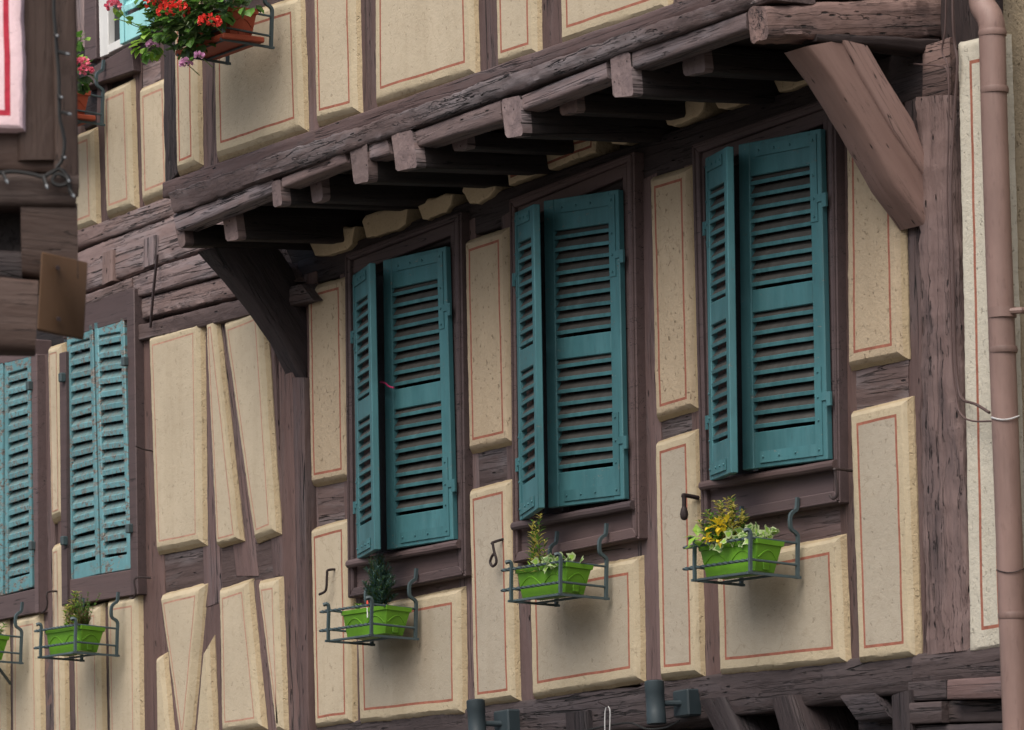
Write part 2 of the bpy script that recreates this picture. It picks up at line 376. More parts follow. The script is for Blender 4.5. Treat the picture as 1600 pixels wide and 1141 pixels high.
def offset(poly, d):                       # inwards for d > 0 (polygon clockwise from top-left: TL TR BR BL)
    n = len(poly); out = []
    for i in range(n):
        p0, p1, p2 = poly[i - 1], poly[i], poly[(i + 1) % n]
        a, b = (p1 - p0).normalized(), (p2 - p1).normalized()
        na, nb = V((a.y, -a.x)), V((b.y, -b.x))
        k = na + nb; s = max(.35, 1 + na.dot(nb)); out.append(p1 + k * (d / s))
    return out
def panel(q, Y, parent, m=PL, lm=LINE, h=.036, ch=.026, inset=.03, lw=.011, P=at, e1=V((1, 0, 0)), out=V((0, -1, 0)), label=None, stain=None, deep=.12, wob=.0026, name='plaster_panel'):
    """a cushion of plaster standing proud between the timbers, q is its front outline, with a painted line"""
    pts = [P(x, y, Y) + (out * 0) for x, y in q]
    e2 = V((0, 0, 1)); O = P(*stain, Y) if stain else sum(pts, V()) / len(pts)
    fl = [V(((p - O).dot(e1), (p - O).dot(e2))) for p in pts]
    cen = sum(fl, V((0, 0))) / len(fl)
    inrad = min(abs((b - a).normalized().cross(cen - a)) if False else abs(((b - a).x * (cen - a).y - (b - a).y * (cen - a).x) / (b - a).length) for a, b in zip(fl, fl[1:] + fl[:1]))
    if inset and inset + lw * 2.2 > inrad: inset = max(0, inrad - lw * 2.2) if inrad > .03 else 0
    sp = [(-ch, -deep), (-ch, h), (-ch * .5, h * .47), (-.0035, .0055), (.0035, .0008), (.014, 0)]
    if inset: sp += [(inset, 0), (inset + lw, 0)]
    cnt = [max(2, int((b - a).length / .022)) for a, b in zip(fl, fl[1:] + fl[:1])]
    vs_, fs, mi = [], [], []; sd_ = V((random.random() * 90, random.random() * 90, random.random() * 9))
    for j, (off, dep) in enumerate(sp):
        if j == 0: dep = h + deep
        g = offset(fl, off); ring = []
        line = j >= 6
        for i, n in enumerate(cnt):
            for k in range(n):
                t = k / n
                if not line and k == 0: p = g[i].lerp(g[i - 1], .0) * .94 + (g[i - 1] * .5 + g[(i + 1) % len(g)] * .5) * .0 + g[i] * .06
                else: p = g[i].lerp(g[(i + 1) % len(g)], t)
                ring.append(p)
        for p in ring:
            x = V((p.x, p.y, 0)) + sd_
            a = .35 if line else 1.0
            dx = noise.noise(x * 7) * wob + noise.noise(x * 24) * wob * .6 * a + (noise.noise(x * 55) * wob * .8 if not line else 0)
            dy = noise.noise((x + V((9, 3, 1))) * 7) * wob + noise.noise((x + V((9, 3, 1))) * 24) * wob * .6 * a + (noise.noise((x + V((4, 3, 1))) * 55) * wob * .8 if not line else 0)
            dz = noise.noise(x * 5) * .003 + noise.noise(x * 40) * .002 if 2 <= j <= 3 else 0
            vs_.append(e1 * (p.x + dx) + e2 * (p.y + dy) - out * (dep + (dz if j < 4 else 0)))
    n = sum(cnt)
    for j in range(len(sp) - 1):
        for k in range(n):
            a, b = j * n + k, j * n + (k + 1) % n
            fs.append((a, b, b + n, a + n)); mi.append(1 if j == 6 else 2 if j < 2 else 3 if j < 6 else 0)
    fs.append(tuple((len(sp) - 1) * n + k for k in range(n))); mi.append(0 if inset else 3)
    me = mesh(name, vs_, fs, [m, lm, *((PLB, PLC) if m in (PL, PLS, PLD) else (PLB, m) if m not in (PLW, PLP) else (m, m))], mi, angle=24)
    return add(name, me, parent, Matrix.Translation(O), label)

# ------------------------------------------------------------------ ground
mg, tg, bgn = mat('cobbled_street'); N = NB(tg)
vo = N.n('ShaderNodeTexVoronoi', feature='DISTANCE_TO_EDGE'); vo.inputs['Scale'].default_value = 7; N.l(N.coord((1, 1, 1), False), vo.inputs['Vector'])
N.l(N.mix(N.ramp(vo.outputs['Distance'], (0, 0), (.08, 1)), (.03, .028, .026), (.10, .09, .08)), bgn.inputs['Base Color']); bgn.inputs['Roughness'].default_value = .85
tag(add('street', mesh('street', [(-60, -60, 0), (60, -60, 0), (60, 60, 0), (-60, 60, 0)], [(0, 1, 2, 3)], mg)), kind='structure')

# ------------------------------------------------------------------ the main house
HOUSE = thing('half_timbered_house', 'cream half-timbered house with an overhanging upper floor above three dark teal shuttered windows', 'house', (0.9, 0, 0))
LEFT = thing('half_timbered_house', 'set-back cream half-timbered house on the left with peeling pale blue shutters', 'house', (-3.2, -.06, 0))
YJ = -.66
def Zs(px, py, Y): return at(px, py, Y).z
# bodies behind the timbers
def body(parent, x0, x1, y0, y1, z0, z1, m=DARK, name='wall_core'):
    return MB().box(((x0 + x1) / 2, (y0 + y1) / 2, (z0 + z1) / 2), x1 - x0, y1 - y0, z1 - z0).build(name, m, parent)
xl = at(476, 700, 0).x; xr = at(1566, 700, 0).x
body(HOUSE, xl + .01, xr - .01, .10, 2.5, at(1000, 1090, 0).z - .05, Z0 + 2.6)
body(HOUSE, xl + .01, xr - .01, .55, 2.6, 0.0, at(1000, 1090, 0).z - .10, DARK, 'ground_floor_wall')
ulx, urx = at(262, 100, YJ + .06).x, at(1196, 20, YJ + .06).x
zb = at(700, 170, YJ).z
body(HOUSE, ulx + .03, urx - .03, YJ + .14, .09, zb + .03, Z0 + 2.6, PLR)
# soffit boards over the joists
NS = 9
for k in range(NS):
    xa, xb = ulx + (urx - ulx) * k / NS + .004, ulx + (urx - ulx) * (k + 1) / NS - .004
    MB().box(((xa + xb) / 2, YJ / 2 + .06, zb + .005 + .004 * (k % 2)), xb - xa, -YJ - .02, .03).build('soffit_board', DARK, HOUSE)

# --- upper floor: posts and panels
UP = -260
Yu = YJ + .055
for q in ([(252, UP), (271, UP), (279, 268), (259, 292)], [(310, UP), (335, UP), (340, 262), (311, 274)],
          [(466, UP), (491, UP), (497, 214), (470, 222)], [(552, UP), (586, UP), (590, 184), (558, 195)],
          [(734, UP), (774, UP), (782, 124), (742, 136)], [(838, UP), (876, UP), (880, 90), (844, 102)], [(1034, UP), (1072, UP), (1074, 20), (1036, 32)]):
    timber('post', q, Yu, WOOD if q[0][0] != 252 else WOODK, HOUSE, amp=.005 if q[0][0] != 252 else .012)
for q, ins in (([(271, -40), (298, -46), (303, 250), (276, 261)], .020), ([(334, 43), (461, 3), (467, 196), (338, 239)], .036),
          ([(486, UP), (541, UP), (551, 168), (494, 183)], .022), ([(584, UP), (726, UP), (734, 109), (587, 154)], .034),
          ([(771, UP), (826, UP), (831, 77), (777, 93)], .022), ([(873, UP), (1028, UP), (1034, 8), (877, 60)], .034), ([(334, UP), (464, UP - 40), (464, -42), (334, 0)], .036), ([(1074, UP), (1176, UP - 30), (1180, -46), (1078, -6)], .034)):
    panel(q, Yu - .032, HOUSE, PL, LINE, inset=ins, h=.036, ch=.034)
timber('post', [(1176, UP), (1204, UP), (1206, -40), (1178, -30)], Yu, WOOD, HOUSE, amp=.005)
timber('rail', [(332, 10), (470, -34), (470, 2), (332, 44)], Yu + .004, WOOD, HOUSE)
# sill beam: a plain upper arris and a torn lower face
timber('beam', [(254, 285), (1200, -47), (1200, -22), (254, 310)], YJ, WOOD, HOUSE, depth=.2, amp=.006)
timber('beam', [(262, 300), (1204, -28), (1206, -1), (270, 333)], YJ - .035, WOODJ, HOUSE, depth=.2, amp=.014, r=.012, label='split and weathered grey beam along the foot of the upper floor', jag=1.7, step=.02)
# noggins between the joists
for q in ([(270, 334), (425, 276), (426, 300), (276, 362)], [(440, 277), (538, 236), (541, 254), (441, 293)], [(575, 224), (603, 212), (609, 241), (576, 251)],
          [(642, 206), (782, 156), (784, 188), (645, 231)], [(811, 150), (947, 96), (949, 122), (812, 174)], [(987, 80), (1166, 18), (1166, 46), (989, 108)]):
    timber('noggin', q, YJ - .012, WOODB, HOUSE, depth=.10, amp=.005, r=.008)
# joists
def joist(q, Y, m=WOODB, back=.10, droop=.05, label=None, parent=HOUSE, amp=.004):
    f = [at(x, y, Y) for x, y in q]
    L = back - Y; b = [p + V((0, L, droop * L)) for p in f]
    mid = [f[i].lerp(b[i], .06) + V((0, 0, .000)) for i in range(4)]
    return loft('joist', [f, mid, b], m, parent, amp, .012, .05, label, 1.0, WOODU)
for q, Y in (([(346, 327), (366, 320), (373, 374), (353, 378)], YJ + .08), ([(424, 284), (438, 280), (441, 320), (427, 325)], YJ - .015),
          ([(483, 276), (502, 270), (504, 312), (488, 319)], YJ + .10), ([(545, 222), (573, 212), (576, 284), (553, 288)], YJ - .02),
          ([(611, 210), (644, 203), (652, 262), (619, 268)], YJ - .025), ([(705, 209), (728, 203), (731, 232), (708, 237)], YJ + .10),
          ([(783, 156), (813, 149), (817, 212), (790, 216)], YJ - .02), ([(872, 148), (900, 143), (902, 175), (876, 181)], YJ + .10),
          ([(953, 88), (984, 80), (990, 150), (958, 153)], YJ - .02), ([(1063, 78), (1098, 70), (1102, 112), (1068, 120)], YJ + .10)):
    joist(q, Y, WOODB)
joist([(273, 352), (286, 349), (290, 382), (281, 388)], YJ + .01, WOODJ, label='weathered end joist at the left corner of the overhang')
# end beam at the right corner and the beam over it
f = [at(x, y, YJ - .05) for x, y in ((1168, 16), (1198, 8), (1201, 58), (1174, 70))]
b_ = [at(x, y, .12) for x, y in ((1448, 4), (1487, -4), (1489, 62), (1452, 74))]
loft('joist', [f, b_], WOODE, HOUSE, .013, .016, .02, 'thick cracked end beam under the right corner of the overhang', 1.5)
f = [at(x, y, YJ - .03) for x, y in ((1168, -60), (1200, -70), (1200, -4), (1168, 8))]
b_ = [at(x, y, .12) for x, y in ((1448, -74), (1490, -84), (1489, -2), (1448, 4))]
loft('beam', [f, b_], WOODJ, HOUSE, .012, .02, .03)
f = [at(x, y, YJ + .16) for x, y in ((1252, 56), (1276, 50), (1278, 64), (1254, 72))]
b_ = [at(x, y, .05) for x, y in ((1440, 66), (1470, 60), (1466, 84), (1440, 94))]
loft('beam', [f, b_], WOODK, HOUSE, .012, .01, .03)
# braces
def brace(px_low, px_up, X, t, m, label, amp=.004, r=.01):
    secs = []
    for (a, b) in zip(px_low, px_up):
        lo, up = at_x(*a, X), at_x(*b, X); s = V((-t, 0, 0)); secs.append([lo, up, up + s, lo + s])
    return loft('brace', secs, m, HOUSE, amp, r, .04, label, .6)
XB = at(1445, 330, -.02).x
brace([(1262, 72), (1300, 121), (1347, 196), (1400, 291), (1445, 351)], [(1316, 62), (1345, 116), (1394, 200), (1440, 262), (1452, 290)], XB, .15, WOODS, 'curved reddish brace under the right end of the overhang')
brace([(1317, 62), (1347, 118), (1397, 204), (1452, 282)], [(1358, 72), (1388, 124), (1430, 190), (1454, 262)], XB + .014, .12, WOODS, 'straight upper half of the right brace')
XL = at(477, 560, 0).x
brace([(326, 389), (368, 436), (402, 478), (440, 532), (477, 606)], [(420, 372), (440, 392), (458, 420), (474, 462), (484, 520)], XL + .02, .11, WOODK, 'dark curved brace under the left end of the overhang')  # colour darkened for the shade under the overhang's left end

# --- window wall: top plate, posts, rails
timber('beam', [(466, 408), (1443, 68), (1443, 150), (466, 452)], .004, WOODK, HOUSE, amp=.006, label='dark top plate in the shade under the overhang')  # overhang shade is put into the near-black timber colour
timber('beam', [(1441, 72), (1484, 58), (1486, 148), (1441, 156)], -.012, WOODE, HOUSE, depth=.2, amp=.008, horiz=True)
timber('beam', [(1466, -60), (1560, -84), (1560, 64), (1470, 78)], .010, WOODK, HOUSE, depth=.2, amp=.01)
for q in ([(474, 430), (494, 424), (500, 1150), (478, 1150)], [(530, 430), (560, 420), (566, 1150), (545, 1150)], [(706, 360), (742, 340), (752, 1118), (720, 1122)],
          [(782, 340), (812, 320), (832, 1098), (800, 1102)], [(985, 290), (1026, 270), (1040, 1066), (1000, 1070)], [(1068, 260), (1100, 250), (1130, 1054), (1092, 1060)],
          [(1300, 190), (1330, 180), (1346, 1030), (1316, 1036)]):
    timber('post', q, 0, WOOD, HOUSE)
timber('post', [(1411, 150), (1434, 150), (1446, 1024), (1425, 1026)], .006, WOOD, HOUSE, label='narrow strip of the corner post left of its long crack')
timber('post', [(1431, 152), (1484, 148), (1514, 1016), (1442, 1024)], -.022, WOODE, HOUSE, amp=.014, r=.016, label='thick corner post with torn grain', jag=1.8, step=.02)
for q in ([(486, 752), (545, 742), (545, 835), (486, 846)], [(730, 698), (800, 686), (800, 770), (734, 784)], [(1020, 640), (1094, 624), (1094, 690), (1022, 708)], [(1322, 560), (1420, 548), (1420, 640), (1326, 660)],
          [(545, 900), (735, 866), (735, 930), (545, 964)], [(805, 850), (1012, 812), (1012, 886), (805, 922)], [(1100, 800), (1330, 764), (1330, 842), (1100, 886)]):
    timber('rail', q, .004, WOODJ if q[1][1] < 760 and q[0][0] not in (545, 805, 1100) else WOOD, HOUSE, amp=.006)
timber('beam', [(440, 1141), (1431, 1015), (1424, 1082), (440, 1212)], -.014, WOODD, HOUSE, depth=.3, amp=.013, r=.012, label='long sill beam along the foot of the shuttered storey', jag=1.3)
timber('beam', [(1426, 1022), (1568, 1006), (1570, 1060), (1426, 1070)], -.02, WOODD, HOUSE, depth=.3, amp=.012, r=.01)
# --- plaster between the beam ends, up under the overhang
for q in ([(478, 366), (552, 352), (548, 386), (492, 402)], [(564, 338), (636, 320), (632, 354), (572, 371)], [(650, 318), (704, 300), (702, 327), (660, 344)], [(717, 290), (774, 280), (770, 302), (735, 322)],
          [(788, 244), (930, 205), (928, 236), (794, 287)], [(945, 190), (1012, 180), (1008, 206), (958, 230)], [(1032, 172), (1098, 150), (1094, 180), (1044, 198)], [(1113, 150), (1176, 128), (1174, 156), (1124, 171)], [(1206, 118), (1262, 100), (1260, 128), (1218, 144)]):
    rq = []
    for i in range(4):
        p, a, b = V(q[i]), V(q[i - 1]), V(q[(i + 1) % 4]); rq += [tuple(p.lerp(a, random.uniform(.12, .3))), tuple(p.lerp(b, random.uniform(.08, .2)))]
    panel(rq if q[0][0] != 788 else q, -.026, HOUSE, PLI, LINE, h=.012, ch=.006, inset=.02 if q[0][0] == 788 else 0, wob=.006)
# --- panels
for q, m, kw in (
    ([(481, 455), (533, 440), (538, 741), (486, 751)], PLR, dict(inset=.022)),
    ([(486, 832), (538, 818), (544, 1123), (492, 1131)], PL, dict(inset=.022)),
    ([(727, 383), (784, 364), (792, 685), (733, 699)], PLR, dict(inset=.024)),
    ([(733, 772), (790, 757), (798, 1087), (741, 1096)], PLD, dict(inset=.024)),
    ([(1016, 284), (1071, 267), (1079, 631), (1025, 647)], PLR, dict(inset=.024)),
    ([(1024, 697), (1078, 680), (1086, 1048), (1031, 1054)], PLD, dict(inset=.026)),
    ([(1323, 226), (1394, 203), (1402, 551), (1326, 567)], PLR, dict(inset=.030)),
    ([(1329, 651), (1409, 631), (1421, 1019), (1342, 1028)], PLD, dict(inset=.032)),
    ([(558, 957), (713, 926), (715, 1108), (562, 1124)], PLS, dict(inset=.036, stain=(640, 1000))),
    ([(828, 909), (990, 878), (993, 1057), (832, 1083)], PLS, dict(inset=.036, stain=(905, 945))),
    ([(1120, 882), (1305, 846), (1312, 1028), (1125, 1047)], PLS, dict(inset=.036, stain=(1215, 905)))):
    panel(q, -.036, HOUSE, m, LINE, **kw)
panel([(1497, 72), (1556, 60), (1582, 1005), (1516, 1015)], -.03, HOUSE, PLW, LINE, h=.03, ch=.02, inset=.062, lw=.013, label='pale wall strip between corner post and drainpipe')

# --- ends of floor timbers under the sill beam
for q, Y in (([(880, 1114), (914, 1111), (918, 1190), (884, 1190)], -.05), ([(1090, 1094), (1129, 1089), (1172, 1180), (1130, 1180)], -.04), ([(1203, 1092), (1235, 1086), (1268, 1180), (1226, 1180)], -.06),
             ([(1312, 1086), (1362, 1082), (1392, 1122), (1340, 1128)], -.03), ([(1390, 1088), (1420, 1078), (1424, 1180), (1392, 1180)], -.07), ([(1340, 1118), (1398, 1112), (1398, 1180), (1346, 1180)], .06)):
    timber('bracket', q, Y, WOODK, HOUSE, depth=.5, amp=.008, r=.014)
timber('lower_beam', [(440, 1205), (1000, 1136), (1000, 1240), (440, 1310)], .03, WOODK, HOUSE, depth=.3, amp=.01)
for q, Y in (([(1419, 1066), (1478, 1062), (1478, 1093), (1419, 1096)], -.05), ([(1480, 1062), (1568, 1056), (1570, 1091), (1480, 1093)], -.09), ([(1418, 1099), (1471, 1096), (1472, 1129), (1419, 1132)], -.065), ([(1473, 1096), (1570, 1093), (1572, 1127), (1473, 1129)], -.03), ([(1418, 1134), (1572, 1130), (1574, 1200), (1418, 1206)], -.04)):
    timber('cladding_board', q, Y, WOODD if Y != -.09 else WOOD, HOUSE, depth=.3, amp=.004, r=.005, horiz=True)

# --- shuttered windows
def bil(q, u, v): return q[3].lerp(q[2], u).lerp(q[0].lerp(q[1], u), v)   # q TL TR BR BL
def shutter(parent, q, mats, mid=True, n1=9, n2=9, thick=.029, hinge='right', label=None, stile=.135, slat_h=.0155, top=.105, bot=.11, rag=.006, plates=True):
    TL, TR, BR, BL = q
    nrm = (BR - BL).cross(TL - BL).normalized()
    if nrm.y > 0: nrm = -nrm
    def P(u, v, d): return bil(q, u, v) + nrm * (d - thick)
    def bx(mb, u0, u1, v0, v1, d0, d1): mb.hexa([P(u0, v0, d1), P(u1, v0, d1), P(u1, v1, d1), P(u0, v1, d1)], [P(u0, v0, d0), P(u1, v0, d0), P(u1, v1, d0), P(u0, v1, d0)])
    org = BL
    fr = MB()
    bx(fr, 0, stile, 0, 1, 0, thick); bx(fr, 1 - stile, 1, 0, 1, 0, thick)
    e = .0008
    m0, m1 = .475, .545
    bx(fr, stile, 1 - stile, 0, bot, 0, thick - .002); bx(fr, stile, 1 - stile, 1 - top, 1, 0, thick - .002)
    if mid: bx(fr, stile, 1 - stile, m0, m1, 0, thick - .002)
    s = fr.build('shutter', mats[0], parent, label, bevel=.003, org=org)
    spans = [(bot, m0, n2), (m1, 1 - top, n1)] if mid else [(bot, 1 - top, n1 + n2)]
    W = (bil(q, 1 - stile, .5) - bil(q, stile, .5)).length
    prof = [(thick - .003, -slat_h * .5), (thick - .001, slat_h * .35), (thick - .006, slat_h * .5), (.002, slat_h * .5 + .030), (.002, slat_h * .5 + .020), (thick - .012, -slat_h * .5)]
    segs = 7; vv, ff, mm = [], [], []
    for i in range(segs + 1):
        for d, z in prof: vv.append((i / segs, -d, z + noise.noise(V((i * 1.7, z * 40, 3))) * .0015))
    k = len(prof)
    for i in range(segs):
        for j in range(k):
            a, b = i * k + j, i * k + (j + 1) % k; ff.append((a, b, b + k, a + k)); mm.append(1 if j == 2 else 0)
    ff += [tuple(range(k)), tuple(segs * k + j for j in range(k))]; mm += [0, 0]
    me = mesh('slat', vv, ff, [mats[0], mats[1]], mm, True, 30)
    for v0, v1, n in spans:
        for i in range(n):
            v = v0 + (v1 - v0) * (i + .5) / n - .002
            a, b = P(stile, v, 0), P(1 - stile, v, 0)
            x = b - a; xn = x.normalized(); yn = -nrm; zn = xn.cross(yn)
            j = random.uniform(-1, 1) * rag; ct, st = math.cos(j), math.sin(j)
            xn2 = xn * ct + zn * st; zn2 = zn * ct - xn * st
            M = Matrix(((xn2.x * x.length, yn.x, zn2.x, a.x), (xn2.y * x.length, yn.y, zn2.y, a.y), (xn2.z * x.length, yn.z, zn2.z, a.z), (0, 0, 0, 1)))
            add('slat', me, s, M)
    if plates:
        hb = 1 if hinge == 'right' else 0
        def uu(x): return x if hb else 1 - x
        for up in (1, 0):
            pl = MB(); ve = .985 if up else .015; vi = .952 if up else .05; d0, d1 = thick, thick + .004
            def pb(ua, ub, va, vb, z1=d1):
                ua, ub = sorted((uu(ua), uu(ub))); va, vb = sorted((va, vb)); bx(pl, ua, ub, va, vb, d0 + .0005, z1)
            pb(.22, .875, ve, vi); pb(.875, .955, ve, .72 if up else .28, d1)
            hv = .79 if up else .19
            pb(.955, 1.05, hv - .012, hv + .012, d1 + .002); pb(1.02, 1.07, hv - .03, hv + .012, d1 + .006)
            for u_, v_ in ((.26, (ve + vi) / 2), (.45, (ve + vi) / 2), (.64, (ve + vi) / 2), (.915, (ve + vi) / 2), (.915, .86 if up else .12), (.915, hv), (.915, .735 if up else .265)):
                c = P(uu(u_), v_, d1 + .001); xn = (BR - BL).normalized() * .006; zn = V((0, 0, .006))
                pl.hexa([c - xn, c - zn, c + xn, c + zn], [p + nrm * .004 for p in (c - xn * .7, c - zn * .7, c + xn * .7, c + zn * .7)])
            pl.build('hinge_plate', mats[2], s, bevel=0)
    return s
def casing(parent, o, i, Y, apron_top, sill, m=JOIN, depth=.16, name='window_frame', bottom=None):
    """o outer, i inner outline (TL TR BR BL); apron_top: y of the sill at left and right"""
    A = lambda p, y=Y: at(p[0], p[1], y)
    mx = lambda p, q, t: (p[0] + (q[0] - p[0]) * t, p[1] + (q[1] - p[1]) * t)
    fr = MB(); t = .62
    oTL, oTR, oBR, oBL = o; iTL, iTR, iBR, iBL = i
    mTL, mTR = mx(oTL, iTL, t), mx(oTR, iTR, t)
    k = (oBL[1] - apron_top[0]) * .30
    bl, br = (mx(oBL, iBL, t)[0], oBL[1] - k), (mx(oBR, iBR, t)[0], oBR[1] - k)
    D = INW
    fr.board([A(oTL), A(mTL), A(bl), A(oBL)], depth); fr.board([A(mTR), A(oTR), A(oBR), A(br)], depth)
    fr.board([A(oTL, Y - .001), A(oTR, Y - .001), A(mTR, Y - .001), A(mTL, Y - .001)], depth); fr.board([A(bl, Y - .001), A(br, Y - .001), A(oBR, Y - .001), A(oBL, Y - .001)], depth)
    y2 = Y + .016
    nTL, nTR = mx(oTL, iTL, 1.0), mx(oTR, iTR, 1.0)
    fr.board([A(mTL, y2), A(nTL, y2), A((iBL[0], apron_top[0]), y2), A(bl, y2)], depth - .02); fr.board([A(nTR, y2), A(mTR, y2), A(br, y2), A((iBR[0], apron_top[1]), y2)], depth - .02)
    hd = [A(mTL, y2 + .004), A(mTR, y2 + .004), A((iTR[0], iTR[1] + 16), y2 + .004), A((iTL[0], iTL[1] + 16), y2 + .004)]
    fr.board(hd, depth - .03)
    # bead round the outer edge
    for a, b in ((oTL, oTR), (oTR, oBR), (oBR, oBL), (oBL, oTL)):
        pa, pb = mx(a, i[o.index(a)], .22), mx(b, i[o.index(b)], .22)
        if a is oBR or a is oBL: pa = (pa[0], a[1] - 3)
        if b is oBR or b is oBL: pb = (pb[0], b[1] - 3)
        fr.tube([A(pa, Y - .003), A(pb, Y - .003)], .006, 6)
    w_ = fr.build(name, m, parent, bevel=.004, angle=30)
    ya = Y + .022
    a0, a1 = (bl[0], apron_top[0]), (br[0], apron_top[1])
    ap = MB(); q = [A(a0, ya), A(a1, ya), A((br[0], br[1] + 2), ya), A((bl[0], bl[1] + 2), ya)]
    ap.board(q, .05); ap.build('apron', m, w_, bevel=.002)
    if sill:
        p, q_ = A((oBL[0] + 2, apron_top[0] + 1), Y - .012), A((iBR[0] + 9, apron_top[1] + 1), Y - .012)
        MB().tube([p.lerp(q_, t_) + V((0, 0, noise.noise(V((t_ * 6, 0, 0))) * .003)) for t_ in [x / 12 for x in range(13)]], .019, 10).build('sill', m, w_)
    # sash and glass deep in the opening
    g = [A(iTL, Y + .12), A(iTR, Y + .12), A((iBR[0], apron_top[1]), Y + .12), A((iBL[0], apron_top[0]), Y + .12)]
    MB().board(g, .004).build('pane', PANE, w_)
    sh = MB()
    for a, b in ((0, 1), (1, 2), (2, 3), (3, 0)): sh.tube([g[a] - INW * .012, g[b] - INW * .012], .028, 4, square=True)
    mt, mb_ = g[0].lerp(g[1], .5) - INW * .014, g[3].lerp(g[2], .5) - INW * .014; sh.tube([mt, mb_], .03, 4, square=True)
    sh.build('sash', m, w_)
    return w_
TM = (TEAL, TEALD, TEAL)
YC = -.045
WINS = [
  dict(o=[(538, 398), (720, 331), (727, 900), (543, 935)], i=[(551, 412), (703, 352), (709, 846), (557, 873)], ap=(881, 849),
       r=[(598, 407), (696, 385), (708, 843), (604, 859)], l=[(551, 430), (577, 411), (585, 859), (558, 874)], w='left'),
  dict(o=[(795, 312), (990, 237), (998, 842), (801, 880)], i=[(808, 332), (972, 262), (981, 785), (813, 815)], ap=(822, 788),
       r=[(849, 314), (966, 296), (975, 780), (856.5, 794)], l=[(804, 332), (833, 319), (841, 794), (812, 814)], w='middle'),
  dict(o=[(1080, 226), (1304, 148), (1312, 786), (1095, 822)], i=[(1098, 246), (1285, 178), (1297, 722), (1110, 754)], ap=(759, 725),
       r=[(1153.5, 226), (1281.5, 201), (1293, 718), (1160, 735)], l=[(1102, 247), (1135, 229), (1142, 739), (1109, 752)], w='right')]
for d in WINS:
    casing(HOUSE, d['o'], d['i'], YC, d['ap'], True)
    fy = (-.095, -.065)
    q = d['r']; shutter(HOUSE, [at(*q[0], fy[0]), at(*q[1], fy[1]), at(*q[2], fy[1]), at(*q[3], fy[0])], TM, label='right shutter leaf of the %s window, almost closed' % d['w'])
    q = d['l']; fo = -.235
    shutter(HOUSE, [at(*q[0], -.06), at(*q[1], fo), at(*q[2], fo), at(*q[3], -.06)], TM, hinge='left', label='left shutter leaf of the %s window, standing ajar' % d['w'])
# iron shutter stays
def stay(pts, parent, Y0=0.0, r=.006, name='shutter_stay', m=RUST):
    MB().tube(smooth_path([at(x, y, Y) for x, y, Y in pts], 5), r, 7).build(name, m, parent)
stay([(528, 890, -.02), (513, 891, -.07), (511, 898, -.075), (510, 918, -.075), (507, 925, -.075), (499, 929, -.08)], HOUSE)
stay([(792, 841, -.02), (770, 848, -.08), (770, 851, -.082), (772, 862, -.082), (775, 872, -.082), (775, 880, -.082), (770, 885, -.082), (766, 879, -.082), (768, 871, -.082), (771, 866, -.082)], HOUSE)
stay([(1091, 778, -.02), (1069, 774, -.09), (1069, 778, -.092), (1069, 792, -.092)], HOUSE, r=.009)
MB().tube([at(1069, y, -.092) for y in (790, 796, 804, 810, 813)], .01, 10, rad=[.007, .013, .017, .014, .006]).build('stay_weight', RUST, HOUSE)
stay([(1333, 736, -.02), (1306, 733, -.11), (1305, 738, -.112), (1308, 765, -.112), (1307, 776, -.112), (1301, 779, -.115), (1297, 774, -.115)], HOUSE)

# ------------------------------------------------------------------ left house
YL = -.06
xl0, xl1 = at(-160, 500, YL).x, at(480, 500, YL).x
body(LEFT, xl0, xl1, YL + .10, 2.5, 0, Z0 + 2.6)
# upper storey
for q in ([(113, 200), (124, 196), (126, 366), (113, 370)], [(148, UP), (164, UP), (168, 350), (152, 356)], [(206, 60), (221, 55), (226, 326), (210, 332)], [(250, 40), (272, 30), (276, 306), (252, 316)]):
    timber('post', q, YL, WOOD, LEFT)
for q, ins in (([(104, 222), (140, 208), (144, 344), (110, 357)], .024), ([(161, 150), (197, 133), (203, 318), (166, 331)], .024), ([(218, 144), (258, 127), (262, 293), (222, 309)], .026)):
    panel(q, YL - .036, LEFT, PL, LINEF, inset=ins, ch=.03)
timber('rail', [(208, 60), (275, 34), (275, 84), (212, 108)], YL + .004, WOODJ, LEFT)
timber('rail', [(208, 106), (275, 82), (275, 128), (214, 150)], YL + .006, WOODB, LEFT)
timber('rail', [(112, 150), (216, 116), (218, 150), (112, 216)], YL + .03, WOODK, LEFT)
# stack of floor beams
for q, dy, m in (([(100, 368), (300, 294), (300, 326), (100, 394)], -.022, WOODB), ([(100, 400), (330, 316), (380, 366), (100, 466)], -.012, WOODB), ([(205, 433), (400, 362), (420, 408), (205, 466)], -.026, WOODB),
                 ([(200, 472), (440, 408), (460, 440), (200, 504)], -.006, WOODB), ([(205, 510), (470, 443), (490, 470), (212, 534)], -.028, WOODJ), ([(90, 476), (206, 434), (206, 452), (90, 494)], -.034, WOODB)):
    timber('floor_beam', q, YL + dy, m, LEFT, amp=.009, r=.008, jag=1.5, step=.03)
for q in ([(159, 396), (175, 390), (175, 438), (158, 446)], [(224, 374), (242, 367), (241, 412), (223, 419)]):
    timber('tenon_block', q, YL - .032, WOODB, LEFT, depth=.06, amp=.004)
MB().tube([at(246, 398, YL - .05), at(240, 452, YL - .06), at(235, 512, YL - .05)], .007, 4, square=True).build('tie_rod', RUST, LEFT)
